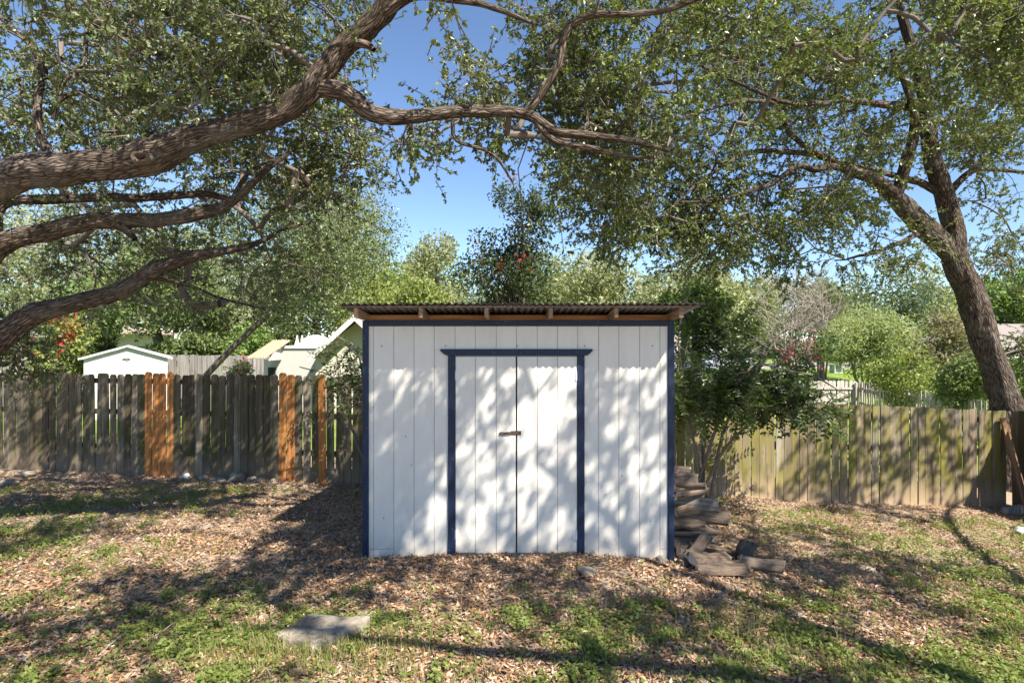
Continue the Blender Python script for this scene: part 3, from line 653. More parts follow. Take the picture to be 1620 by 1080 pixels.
    for p in (a0+np.array((.2, .1, 0)), a1+np.array((-.2, .1, 0)), b0+np.array((.2, -.1, 0)), b1+np.array((-.2, -.1, 0))):
        mb = MB(); mb.box(p[0]-.05, p[0]+.05, p[1]-.05, p[1]+.05, gz(p[0], p[1])-.2, p[2]-.07); wc(mb, 'post', M['old_board'], t)
    # roof at the right edge
    Y5 = 24; g = gz(24, Y5); t = thing('grey_roofed_house', 'house with pale grey roof at the right edge beyond the oak trunk', 'house', (25, Y5, g))
    x0 = at(1560, 0, Y5)[0]; ze, zr_ = at(0, 562, Y5)[2], at(0, 512, Y5+3.5)[2]
    mb = MB(); mb.box(x0+.5, x0+11, Y5+.5, Y5+7, g-.3, ze); wc(mb, 'wall', M['house_white'], t)
    mb = MB(); mb.add([(x0, Y5, ze), (x0+11.5, Y5, ze), (x0+11.5, Y5+7.5, ze), (x0, Y5+7.5, ze), (x0+2.6, Y5+3.7, zr_), (x0+9, Y5+3.7, zr_)], [(0, 1, 5, 4), (1, 2, 5), (2, 3, 4, 5), (3, 0, 4), (3, 2, 1, 0)]); wc(mb, 'roof', M['grey_shingle'], t)
    mb = MB(); mb.box(x0-.02, x0+11.5, Y5-.05, Y5-.004, ze-.16, ze+.05); wc(mb, 'fascia', M['plastic'], t)
    mb = MB(); mb.box(x0+1.5, x0+2.6, Y5+.44, Y5+.498, g+.9, g+2.0); wc(mb, 'window', M['glass'], t)
    # utility box on the lawn
    Y6 = 30; q = at(1327, 596, Y6); g = gz(q[0], Y6)
    t = thing('utility_box', 'pale green utility box on the lawn left of the bright feathery tree', 'utility box', (q[0], Y6, g))
    mb = MB(); mb.box(q[0]-.22, q[0]+.22, Y6, Y6+.5, g, g+.42); wc(mb, 'cabinet', M['box_green'], t)
    mb = MB(); mb.box(q[0]-.25, q[0]+.25, Y6-.03, Y6+.53, g+.421, g+.46); wc(mb, 'lid', M['box_green'], t)
    mb = MB(); mb.box(q[0]-.15, q[0]+.15, Y6-.012, Y6-.001, g+.07, g+.35); wc(mb, 'louvre_panel', M['box_dark'], t)
    # parked cars
    for nm, px, Y, mat, lab in (('parked_car', 1206, 56, 'car_dark', 'dark car parked next to the shuttered window across the street'), ('parked_car', 1232, 54, 'car_silver', 'silver car parked on the drive right of the dark car')):
        x = at(px, 0, Y)[0]; g = gz(x, Y); t = thing(nm, lab, 'car', (x, Y, g))
        mb = MB(); mb.prism_x([(Y-2.1, g+.3), (Y+2.1, g+.3), (Y+2.15, g+.8), (Y+1.0, g+.95), (Y-2.1, g+.98), (Y-2.15, g+.6)], x-.88, x+.88); wc(mb, 'body', MAT[mat], t)
        mb = MB(); mb.add([(x-.85, Y-1.9, g+.97), (x+.85, Y-1.9, g+.97), (x+.85, Y+1.0, g+.96), (x-.85, Y+1.0, g+.96), (x-.66, Y-1.35, g+1.5), (x+.66, Y-1.35, g+1.5), (x+.66, Y+.2, g+1.5), (x-.66, Y+.2, g+1.5)],
                          [(4, 5, 6, 7), (0, 1, 5, 4), (1, 2, 6, 5), (2, 3, 7, 6), (3, 0, 4, 7)]); wc(mb, 'cabin', MAT[mat], t)
        mb = MB(); mb.add([(x-.7, Y-1.86, g+1.04), (x+.7, Y-1.86, g+1.04), (x+.58, Y-1.45, g+1.43), (x-.58, Y-1.45, g+1.43)], [(0, 1, 2, 3)]); wc(mb, 'rear_window', MAT['glass'], t)
        for s in (-1, 1):
            mb = MB(); mb.box(x+s*.75-.1, x+s*.75+.1, Y-2.17, Y-2.13, g+.62, g+.82); wc(mb, 'tail_light', MAT['lamp_red'], t)
            for yy in (Y-1.35, Y+1.3):
                mb = MB(); mb.cyl((x+s*.78-.1, yy, g+.32), (x+s*.78+.1, yy, g+.32), .32, n=16); wc(mb, 'wheel', MAT['rubber'], t)
houses()

# ------------------------------------------------------------------ trees: limbs, twigs, leaves
def resample(P, R_, step):
    """Catmull-Rom through the points"""
    P = np.asarray(P, float); R_ = np.asarray(R_, float)
    Q = np.vstack([2*P[0]-P[1], P, 2*P[-1]-P[-2]]); out = []; rad = []
    for i in range(len(P)-1):
        p0, p1, p2, p3 = Q[i:i+4]; n = max(1, int(round(np.linalg.norm(p2-p1)/step)))
        t = np.arange(n)[:, None]/n
        out.append(.5*(2*p1+(p2-p0)*t+(2*p0-5*p1+4*p2-p3)*t*t+(3*p1-p0-3*p2+p3)*t**3)); rad.append(R_[i]+(R_[i+1]-R_[i])*t[:, 0])
    return np.vstack(out+[P[-1:]]), np.concatenate(rad+[R_[-1:]])
class Tubes:
    def __init__(s): s.V = []; s.F = []; s.UV = []; s.n = 0
    def add(s, P, rad, sides=6, rough=0.0, seed=0):
        P = np.asarray(P, float); n = len(P); T = nrm(np.gradient(P, axis=0)) if n > 2 else nrm(np.repeat((P[-1]-P[0])[None], n, 0))
        ref = np.array((.13, .21, .97)) if abs(T[:, 2]).mean() < .8 else np.array((.97, .1, .2))
        U = nrm(np.cross(T, ref)); W = np.cross(T, U)
        a = np.arange(sides+1)/sides*2*np.pi
        L = np.concatenate([[0], np.cumsum(np.linalg.norm(np.diff(P, axis=0), axis=1))])
        rr = np.repeat(np.asarray(rad)[:, None], sides+1, 1)
        if rough:
            u = np.cos(a)[None]*1.6; w = np.sin(a)[None]*1.6
            lump = fbm(u+L[:, None]*2.0, w+L[:, None]*.7, seed, 3)-.5
            fur = np.abs(fbm(a[None]*8+0*L[:, None], L[:, None]*5+a[None]*0, seed+20, 3)-.5)
            fur[:, -1] = fur[:, 0]
            rr = rr*(1+.42*lump*rough)+(np.minimum(fur*2.2, .4)-.2)*.03*rough*np.minimum(1, rr/.08)
            rr[:, -1] = rr[:, 0]
        V = P[:, None]+rr[..., None]*(np.cos(a)[None, :, None]*U[:, None]+np.sin(a)[None, :, None]*W[:, None])
        uv = np.stack([np.repeat((a/(2*np.pi))[None], n, 0)*2*np.pi*np.mean(rad), np.repeat(L[:, None], sides+1, 1)], -1)
        k = sides+1; i = (np.arange(n-1)[:, None]*k+np.arange(sides)[None]).ravel()+s.n
        s.V.append(V.reshape(-1, 3)); s.UV.append(uv.reshape(-1, 2)); s.F.append(np.stack([i, i+1, i+k+1, i+k], 1)); s.n += n*k
    def mesh(s, name): return big_mesh(name, np.vstack(s.V), np.vstack(s.F), np.vstack(s.UV), True)

def leaf_proto(L, w, fold=.25, six=True):
    if six: return np.array([(0, 0, 0), (.35, .5, fold*.5), (.75, .42, fold*.45), (1, 0, -.05), (.75, -.42, fold*.45), (.35, -.5, fold*.5)])*np.array((L, w, w)), np.array([(0, 5, 4, 3), (0, 3, 2, 1)])
    return np.array([(0, 0, 0), (.5, .5, fold*.5), (1, 0, 0), (.5, -.5, fold*.5)])*np.array((L, w, w)), np.array([(0, 3, 2, 1)])
def place_leaves(proto, faces, pos, xdir, up, scale):
    """xdir, up (n,3): build all leaves at once"""
    x = nrm(xdir); z = nrm(up-(up*x).sum(1, keepdims=True)*x); y = np.cross(z, x)
    p = proto[None]*scale[:, None, None]
    V = pos[:, None]+p[..., :1]*x[:, None]+p[..., 1:2]*y[:, None]+p[..., 2:]*z[:, None]
    k = len(proto); F = faces[None]+(np.arange(len(pos))*k)[:, None, None]
    return V.reshape(-1, 3), F.reshape(-1, faces.shape[1])

def spray(rng, n_leaf, size, spread, droop=.15):
    """one twig spray along +x: twig poly-lines plus leaf positions and directions"""
    tw = []; pos = []; xd = []
    main = np.array([(t*size, .06*size*math.sin(t*5+rng.uniform(0, 6)), .05*size*math.sin(t*4)-droop*size*t*t) for t in np.linspace(0, 1, 4)])
    tw.append(main); segs = [main]
    for k in range(4):
        b = main[1+k % 3]; d = nrm(np.array((rng.uniform(.3, 1), rng.uniform(-1, 1)*1.2*spread, rng.uniform(-.7, .7)*spread))); l = size*rng.uniform(.3, .62)
        tip = b+d*l+np.array((0, 0, -droop*l*.5)); mid = (b+tip)/2+rng.normal(size=3)*.03*size
        tw.append(np.array([b, mid, tip])); segs.append(np.array([b, mid, tip]))
    for i in range(n_leaf):
        s = segs[rng.integers(0, len(segs))]; f = rng.uniform(.25, 1)*(len(s)-1); j = min(int(f), len(s)-2)
        p = s[j]+(s[j+1]-s[j])*(f-j); d = nrm(s[j+1]-s[j])*.6+nrm(rng.normal(size=3))*.95
        pos.append(p); xd.append(d)
    return tw, np.array(pos), nrm(np.array(xd))

def connect(limbs, clusters, rng, wiggle=.12, rmin=.004, k=.0042, power=.45):
    """grow a branch to every cluster from the nearest limb or branch; returns (paths, radii, direction per cluster)"""
    LP = np.vstack([p for p, r in limbs]); LR = np.concatenate([r for p, r in limbs])
    nodes = [*LP]; par = [-1]*len(LP); limit = list(np.maximum(LR*.55, .005))
    d0 = np.array([((LP-c)**2).sum(1).min() for c in clusters]); order = np.argsort(d0)
    arr = np.zeros((len(LP)+len(clusters)*5, 3)); arr[:len(LP)] = LP; m = len(LP)
    pen = np.zeros(len(arr)); pen[:len(LP)] = .05
    paths = []; cdir = np.zeros((len(clusters), 3))
    for ci in order:
        c = clusters[ci]; dd = np.sqrt(((arr[:m]-c)**2).sum(1))+pen[:m]; j = int(dd.argmin()); a = arr[j]; L = np.linalg.norm(c-a)
        n = int(np.clip(round(L/.35), 1, 4)); ids = [j]
        for q in range(1, n+1):
            t = q/n; p = a+(c-a)*t+(rng.normal(size=3)*wiggle*min(L, .8)*.5 if q < n else 0)+np.array((0, 0, .10*L*math.sin(math.pi*t)))
            arr[m] = p; par.append(ids[-1]); ids.append(m); m += 1
        paths.append((ci, ids)); cdir[ci] = arr[ids[-1]]-arr[ids[-2]]
    cnt = np.zeros(m); 
    for ci, ids in paths: cnt[ids[-1]] += 1
    for i in range(m-1, len(LP)-1, -1):
        if par[i] >= 0: cnt[par[i]] += cnt[i]
    rad = np.maximum(rmin, k*np.maximum(cnt, 1)**power)
    out = []
    for ci, ids in paths:
        P = arr[ids]; r = rad[ids].copy()
        if ids[0] < len(LP): r[0] = min(r[1]*1.15, limit[ids[0]]); r[1:] = np.minimum(r[1:], r[0])
        else: r[0] = min(r[0], r[1]*1.3)
        out.append((P, r))
    return out, cdir

def limb_px(pts, trunk_first=None):
    P = []; R_ = []
    for px, py, Y, w in pts: P.append(at(px, py, Y)); R_.append(w/2/FPX*Y)
    return P, R_

def oak(name, label, base, limbs, clusters, leaf_mat_, bark, n_leaf=46, lsize=(.044, .021), spray_size=.42, seed=1, moss=0, density=1.0, knots=()):
    """limbs: list of (points, radii) in world space, the first is the trunk"""
    rng = np.random.default_rng(seed)
    t = thing(name, label, 'tree', (base[0], base[1], gz(base[0], base[1])))
    rl = []
    for i, (P, R_) in enumerate(limbs):
        step = .035 if max(R_) > .05 else .06
        p, r = resample(P, R_, step); wob = np.stack([fbm(np.arange(len(p))*step*1.5, np.full(len(p), 3.3*i+q), seed+q, 3)-.5 for q in range(3)], 1)
        fade = np.minimum(1, np.arange(len(p))/10)[:, None]*np.minimum(1, np.arange(len(p))[::-1]/10)[:, None]
        p = p+wob*.10*fade*min(1, .6)
        for (kp, kr, ka) in knots:
            dk = np.linalg.norm(p-kp, axis=1); r = r*(1+ka*np.exp(-(dk/kr)**2)*(max(R_) > .1))
        rl.append((p, r))
    big = Tubes(); big.add(rl[0][0], rl[0][1], 56, 1.0, seed)
    world_child('trunk', big.mesh('trunk'), bark, t)
    for i, (p, r) in enumerate(rl[1:]):
        tb = Tubes(); mr = r.max(); tb.add(p, r, 44 if mr > .1 else 24 if mr > .045 else 12, 1.0 if mr > .05 else .6, seed+i)
        world_child('limb', tb.mesh('limb'), bark, t)
    paths, cdir = connect([(p[::3], r[::3]) for p, r in rl], clusters, rng)
    br = Tubes()
    for P, r in paths:
        if r.max() > .010: br.add(*resample(P, r, .11), 8 if r.max() > .02 else 6)
        else: br.add(P, r, 4)
    cdir = nrm(cdir); 
    protos = [spray(rng, int(n_leaf*rng.uniform(.7, 1.3)), spray_size*rng.uniform(.8, 1.2), 1.0) for _ in range(14)]
    lp, lf = leaf_proto(lsize[0], lsize[1]*1.25, .3, False)
    POS = []; XD = []; UP = []; 
    for c, d in zip(clusters, cdir):
        for rep in range(2):
            tw, pos, xd = protos[rng.integers(0, 14)]
            dd = nrm(d*.6+rng.normal(size=3)*.55+np.array((0, 0, -.12))); upv = nrm(np.array((rng.normal()*.35, rng.normal()*.35, 1)))
            y = nrm(np.cross(upv, dd)); z = np.cross(dd, y); Mx = np.stack([dd, y, z], 1); s = rng.uniform(.75, 1.2)
            POS.append(pos @ Mx.T*s+c); XD.append(xd @ Mx.T)
            for w in tw: br.add(w @ Mx.T*s+c, np.linspace(.0058, .0022, len(w)), 3)
    world_child('branches', br.mesh('branches'), MAT['twig'], t)
    POS = np.vstack(POS); XD = np.vstack(XD); n = len(POS)
    UP = nrm(rng.normal(size=(n, 3))*.75+np.array((0, 0, .8)))
    XD = nrm(XD+np.array((0, 0, -.25)))
    V, F = place_leaves(lp, lf, POS, XD, UP, rng.uniform(.6, 1.3, n))
    world_child('leaves', big_mesh('leaves', V, F), leaf_mat_, t)
    return t, rl, paths

def clump3(p, s=1.15):
    return .5*(vnoise(p[0]*s+p[2]*.37*s, p[1]*s-p[2]*.21*s, 77)+vnoise(p[0]*s*.6-p[1]*.5*s+9, p[2]*s*1.1, 78))
def fill(regs, rng):
    """regions given as (cx, cy, rx, ry, Y0, Y1, n): ellipse as seen, spread over a real range of distances"""
    out = []
    for cx, cy, rx, ry, Y0, Y1, n in regs:
        k = 0
        while k < n:
            a, b = rng.uniform(-1, 1, 2)
            if a*a+b*b > 1: continue
            Y = rng.uniform(Y0, Y1); p = at(cx+a*rx, cy+b*ry, Y)
            if clump3(p) < rng.uniform(.36, .54): continue
            out.append(p); k += 1
    out = np.array(out); return out[out[:, 2] > 1.2]
def fill3(regs, rng):
    out = []
    for (x, y, z, rx, ry, rz, n) in regs:
        k = 0
        while k < n:
            d = nrm(rng.normal(size=3))*rng.random()**.45; p = d*np.array((rx, ry, rz))+np.array((x, y, z))
            if clump3(p) < rng.uniform(.43, .51): continue
            out.append(p[None]); k += 1
    return np.vstack(out)

def left_oak():
    rng = np.random.default_rng(21)
    bx, by = -6.3, 5.3; g = gz(bx, by)
    L = []
    L.append(([(bx+.05, by, g-.1), (bx, by, g+.25), (bx-.05, by+.02, g+1.0), (bx+.05, by-.05, g+1.7), (bx+.35, by-.1, g+2.3)], [.62, .47, .40, .38, .34]))
    P, R_ = limb_px([(0, 290, 4.9, 58), (110, 265, 4.9, 57), (220, 250, 4.9, 54), (330, 210, 4.9, 43), (430, 180, 4.9, 40), (480, 150, 4.9, 43), (510, 118, 4.9, 38), (540, 80, 4.9, 34), (580, 40, 4.85, 37), (610, 5, 4.8, 36), (640, -60, 4.7, 33), (690, -160, 4.5, 28), (760, -300, 4.2, 20)])
    L.append(([(bx+.1, by-.05, g+1.9)]+[np.array((bx+.9, by-.2, g+2.9))]+P, [.33, .26]+R_))
    L.append(limb_px([(498, 138, 4.9, 34), (535, 142, 4.9, 31), (560, 157, 4.9, 31), (590, 180, 4.9, 28), (640, 186, 4.9, 25), (700, 181, 4.95, 23), (760, 178, 5, 22), (830, 182, 5, 20), (880, 206, 5.0, 16), (930, 212, 5.05, 14), (1000, 222, 5.1, 11), (1060, 240, 5.1, 6)]))
    L.append(limb_px([(828, 180, 5, 16), (850, 160, 5, 15), (880, 110, 4.95, 14), (900, 45, 4.9, 14), (940, 22, 4.85, 12), (1010, 20, 4.8, 11), (1060, 15, 4.7, 11), (1120, -8, 4.6, 8), (1200, -50, 4.5, 5)]))
    L.append(limb_px([(840, 184, 5, 12), (878, 222, 5, 11), (930, 230, 5.05, 9), (985, 245, 5.1, 7), (1035, 251, 5.1, 4)]))
    L.append(limb_px([(716, 190, 4.95, 8), (722, 222, 5, 7), (780, 245, 5.1, 6), (812, 290, 5.2, 4)]))
    P, R_ = limb_px([(0, 388, 5.5, 36), (70, 366, 5.5, 32), (140, 350, 5.5, 30), (200, 346, 5.5, 27), (250, 346, 5.55, 24), (300, 340, 5.6, 25), (345, 331, 5.7, 20), (380, 308, 5.8, 15), (420, 270, 5.9, 10), (455, 245, 6, 6)])
    L.append(([(bx+.1, by+.1, g+1.75), (bx+.8, by+.15, g+2.5)]+P, [.2, .16]+R_))
    L.append(limb_px([(160, 350, 5.5, 22), (190, 358, 5.48, 18), (214, 379, 5.45, 9)]))
    P, R_ = limb_px([(0, 330, 6.0, 18), (60, 315, 6.0, 17), (150, 312, 6.1, 15), (240, 312, 6.2, 14), (330, 309, 6.3, 12), (375, 322, 6.4, 7)])
    L.append(([(bx+.15, by+.15, g+2.0), (bx+.9, by+.5, g+2.9)]+P, [.12, .09]+R_))
    P, R_ = limb_px([(-60, 566, 5.75, 56), (0, 530, 5.8, 46), (60, 492, 5.8, 37), (130, 475, 5.8, 32), (190, 457, 5.8, 28), (240, 427, 5.8, 26), (300, 408, 5.85, 22), (340, 400, 5.9, 17), (395, 388, 6.05, 10), (440, 368, 6.3, 6), (490, 352, 6.6, 3)])
    L.append(([(bx, by+.15, g+1.0), (bx+.35, by+.3, g+1.55)]+P, [.24, .22]+R_))
    L.append(limb_px([(80, 250, 4.92, 18), (62, 208, 4.95, 14), (57, 152, 5, 13), (66, 112, 5.05, 11), (44, 70, 5.1, 10), (-10, 18, 5.2, 8), (-60, -20, 5.3, 5)]))
    L.append(limb_px([(-80, 330, 4.9, 40), (-90, 150, 5.3, 30), (0, -60, 5.5, 24), (95, -15, 5.5, 19), (120, 22, 5.5, 18), (160, 42, 5.5, 14), (220, 62, 5.5, 12), (262, 95, 5.5, 10), (310, 120, 5.5, 8), (345, 155, 5.5, 5)]))
    L.append(limb_px([(85, 190, 5.0, 9), (95, 158, 5, 10), (130, 148, 5.1, 9), (170, 168, 5.2, 8), (205, 196, 5.3, 6), (240, 212, 5.3, 4)]))
    L.append(limb_px([(90, 165, 5.0, 8), (102, 128, 5, 9), (130, 102, 5.05, 7), (137, 50, 5.1, 7), (150, -20, 5.2, 5)]))
    L.append(limb_px([(360, 330, 5.75, 9), (385, 285, 5.9, 8), (410, 262, 6, 6), (450, 248, 6, 4)]))
    L.append(limb_px([(215, 435, 5.85, 8), (290, 450, 6.2, 7), (350, 470, 6.6, 5), (420, 490, 7.0, 3)]))
    for q in ([(425, 175, 4.86, 20), (436, 152, 4.84, 15), (440, 140, 4.83, 11)], [(560, 66, 4.86, 18), (583, 72, 4.82, 13), (592, 79, 4.8, 9)], [(300, 228, 4.86, 18), (312, 206, 4.86, 12), (324, 190, 4.86, 9)]): L.append(limb_px(q))
    L.append(limb_px([(610, 20, 4.8, 20), (660, -10, 4.7, 18), (740, 0, 4.6, 13), (800, 20, 4.5, 9), (850, 40, 4.4, 5)]))
    for i in range(1, len(L)): L[i] = (L[i][0], [r*.86 for r in L[i][1]])
    cl = fill([(150, 60, 330, 150, 4.4, 9.0, 300), (430, 60, 230, 120, 4.6, 9.0, 190), (90, 180, 220, 90, 4.9, 8.5, 80), (430, 230, 150, 60, 5.6, 9.0, 95),
               (440, 300, 170, 80, 6.0, 9.0, 60), (560, 250, 110, 70, 6.0, 8.5, 30), (120, 420, 220, 80, 6.3, 9.0, 50), (330, 440, 180, 60, 6.2, 8.6, 24), (430, 420, 110, 50, 6.2, 8.6, 16),
               (760, 60, 170, 95, 4.6, 7.0, 95), (690, 205, 130, 28, 4.8, 5.6, 40), (870, 150, 140, 70, 4.8, 6.2, 36), (980, 215, 90, 50, 4.9, 6.0, 40), (830, 270, 70, 60, 5.0, 6.0, 14),
               (60, 540, 70, 35, 6.0, 7.0, 22), (150, 325, 210, 45, 7.5, 10, 46), (60, 400, 120, 50, 7.5, 10, 24), (200, -150, 450, 160, 4.0, 7.5, 60), (800, -130, 300, 120, 3.8, 6.0, 50)], rng)
    # sky window beside the rising limb stays open
    px = 810+cl[:, 0]/cl[:, 1]*FPX; py = 540-(cl[:, 2]-CAM_Z)/cl[:, 1]*FPX
    keep = ~(((px-645)/95)**2+((py-95)/80)**2 < 1); keep &= ~(((px-745)/110)**2+((py-275)/70)**2 < 1); keep &= ~((px > 640) & (py > 330) & (px < 720))
    lw = np.abs(np.interp(px, [0, 110, 220, 330, 430, 510, 580, 610], [290, 265, 248, 210, 180, 120, 40, 5])-py)
    keep &= ~((lw < 40) & (px < 640) & (cl[:, 1] < 5.3))
    lw = np.abs(np.interp(px, [520, 590, 640, 830, 900], [140, 180, 186, 182, 210])-py)
    keep &= ~((lw < 26) & (px > 520) & (px < 850) & (cl[:, 1] < 5.2))
    return oak('oak_tree', 'big live oak at left with thick limbs arching over the shed', (bx, by), L, cl[keep], MAT['oak_leaf'], MAT['bark'], seed=31,
               knots=[(at(240, 245, 4.9), .16, .18)], n_leaf=72)
LO, LRL, LPATH = left_oak()
def knot(p, rad, tree):
    rng = np.random.default_rng(8); n = 20; prof = [(1.5, .02), (1.25, -.022), (1.02, -.04), (.8, -.03), (.55, .02), (.2, .05)]; V = []
    wob = 1+.16*np.sin(np.arange(n)*2*np.pi/n*2+1)+.1*rng.normal(size=n)
    for r_, d in prof:
        for i in range(n):
            a = 2*math.pi*i/n; V.append((p[0]+rad*r_*1.2*wob[i]*math.cos(a), p[1]+d, p[2]+rad*r_*.85*wob[i]*math.sin(a)))
    m = len(prof); F = [(k*n+i, k*n+(i+1) % n, (k+1)*n+(i+1) % n, (k+1)*n+i) for k in range(m-1) for i in range(n)]+[tuple((m-1)*n+i for i in range(n))]
    mb = MB(); mb.add(V, F); mb.mi = [0]*(3*n)+[1]*(len(F)-3*n); world_child('knot_hole', mb.mesh('knot_hole', True), [MAT['bark_scar'], MAT['log']], tree)
knot(at(243, 258, 4.9)+np.array((0, -.145, 0)), .05, LO)

def right_oak():
    rng = np.random.default_rng(22)
    L = []
    k_ = .64
    P, R_ = limb_px([(1600, 655, 11.2, 84), (1597, 640, 11.2, 66), (1580, 595, 11.2, 60), (1562, 550, 11.2, 58), (1546, 500, 11.15, 60), (1529, 450, 11.1, 55), (1512, 410, 11.05, 56), (1505, 350, 11, 45), (1492, 300, 10.9, 42), (1476, 250, 10.8, 40), (1468, 200, 10.7, 34), (1458, 140, 10.6, 28), (1440, 60, 10.4, 22), (1400, -60, 10, 14)])
    R_ = [r*k_ for r in R_]
    b = P[0]; g = gz(b[0], b[1]); P = [np.array((b[0]+.1, b[1], g-.15)), np.array((b[0]+.05, b[1], g+.3))]+P; R_ = [.58, .46]+R_
    L.append((P, R_))
    L.append(limb_px([(1512, 412, 11.05, 40), (1486, 382, 11, 45), (1455, 352, 10.9, 43), (1430, 325, 10.8, 38), (1414, 308, 10.7, 32), (1390, 288, 10.5, 28), (1350, 270, 10.2, 23), (1322, 263, 10, 17), (1290, 268, 9.7, 13), (1262, 262, 9.4, 11), (1230, 285, 9.1, 10), (1190, 300, 8.8, 9), (1130, 318, 8.4, 7), (1070, 320, 8, 4)]))
    L.append(limb_px([(1416, 312, 10.7, 26), (1425, 290, 10.6, 25), (1435, 250, 10.5, 23), (1448, 205, 10.3, 18), (1440, 150, 10, 14), (1410, 80, 9.6, 9)]))
    L.append(limb_px([(1340, 268, 10.1, 14), (1318, 255, 10, 13), (1280, 243, 9.7, 12), (1235, 240, 9.4, 11), (1190, 243, 9.0, 10), (1150, 258, 8.6, 9), (1105, 290, 8.2, 7), (1060, 330, 7.9, 4)]))
    L.append(limb_px([(1335, 262, 10.1, 12), (1290, 240, 9.6, 12), (1260, 218, 9.2, 11), (1240, 192, 8.8, 10), (1225, 165, 8.4, 8), (1180, 160, 8.0, 8), (1140, 168, 7.7, 7), (1090, 185, 7.4, 6), (1035, 197, 7.0, 4)]))
    L.append(limb_px([(1460, 170, 10.6, 18), (1400, 165, 9.8, 14), (1340, 158, 9.2, 12), (1300, 164, 8.8, 10), (1240, 160, 8.2, 9), (1190, 140, 7.6, 7), (1100, 100, 7, 4)]))
    L.append(limb_px([(1500, 320, 10.95, 16), (1460, 290, 10.9, 14), (1410, 278, 10.7, 12), (1360, 262, 10.4, 8), (1300, 250, 10, 5)]))
    L.append(limb_px([(1450, 100, 10.5, 20), (1500, 50, 9.5, 16), (1540, 10, 8.6, 14), (1590, -30, 7.8, 9)]))
    L.append(limb_px([(1495, 310, 10.9, 16), (1540, 270, 11.2, 12), (1600, 270, 11.5, 8), (1680, 290, 11.5, 5)]))
    L.append(limb_px([(1465, 365, 10.95, 13), (1420, 385, 10.6, 9), (1380, 400, 10.3, 7), (1340, 410, 10, 4)]))
    for i in range(1, len(L)): L[i] = (L[i][0], [r*.72 for r in L[i][1]])
    cl = fill([(1120, 110, 260, 130, 5.5, 10, 300), (1020, 280, 120, 110, 6.8, 9.0, 125), (1150, 300, 190, 85, 7.4, 10.5, 165), (1310, 170, 240, 130, 6.5, 12, 340), (1500, 110, 190, 150, 6.0, 12, 280),
               (1300, 300, 110, 55, 8.5, 10.5, 70), (1250, 385, 45, 45, 9.0, 10.0, 22), (1130, 370, 95, 45, 7.8, 9.5, 70), (1390, 400, 75, 30, 9.6, 10.6, 30), (1480, 240, 130, 60, 9.5, 12, 60),
               (1580, 270, 90, 60, 10, 12.5, 40), (1590, 410, 60, 50, 11, 13, 40), (1610, 590, 30, 50, 11.3, 11.8, 26), (1300, -120, 420, 130, 5.5, 10, 100), (1570, 30, 110, 90, 4.6, 6.5, 60)], rng)
    px = 810+cl[:, 0]/cl[:, 1]*FPX; py = 540-(cl[:, 2]-CAM_Z)/cl[:, 1]*FPX
    tr = np.interp(py, [250, 300, 350, 410, 500, 640], [1476, 1492, 1505, 1512, 1546, 1597])
    keep = ~((np.abs(px-tr) < 55) & (py > 240) & (cl[:, 1] < 11.2) & (py < 540))
    for P_, R_ in L[1:7]:
        p_, r_ = resample(P_, R_, .15); lx = 810+p_[:, 0]/p_[:, 1]*FPX; ly = 540-(p_[:, 2]-CAM_Z)/p_[:, 1]*FPX
        d_ = np.sqrt((px[:, None]-lx[None])**2+(py[:, None]-ly[None])**2); j = d_.argmin(1); keep &= ~((d_.min(1) < 30) & (cl[:, 1] < p_[j, 1]+.1))
    return oak('oak_tree', 'live oak with leaning forked trunk behind the right fence', (P[0][0], P[0][1]), L, cl[keep], MAT['oak_leaf2'], MAT['bark_dark'], seed=32, n_leaf=68, lsize=(.050, .024), spray_size=.48,
               knots=[(at(1522, 525, 11.2), .22, .22)])
RO, RRL, RPATH = right_oak()

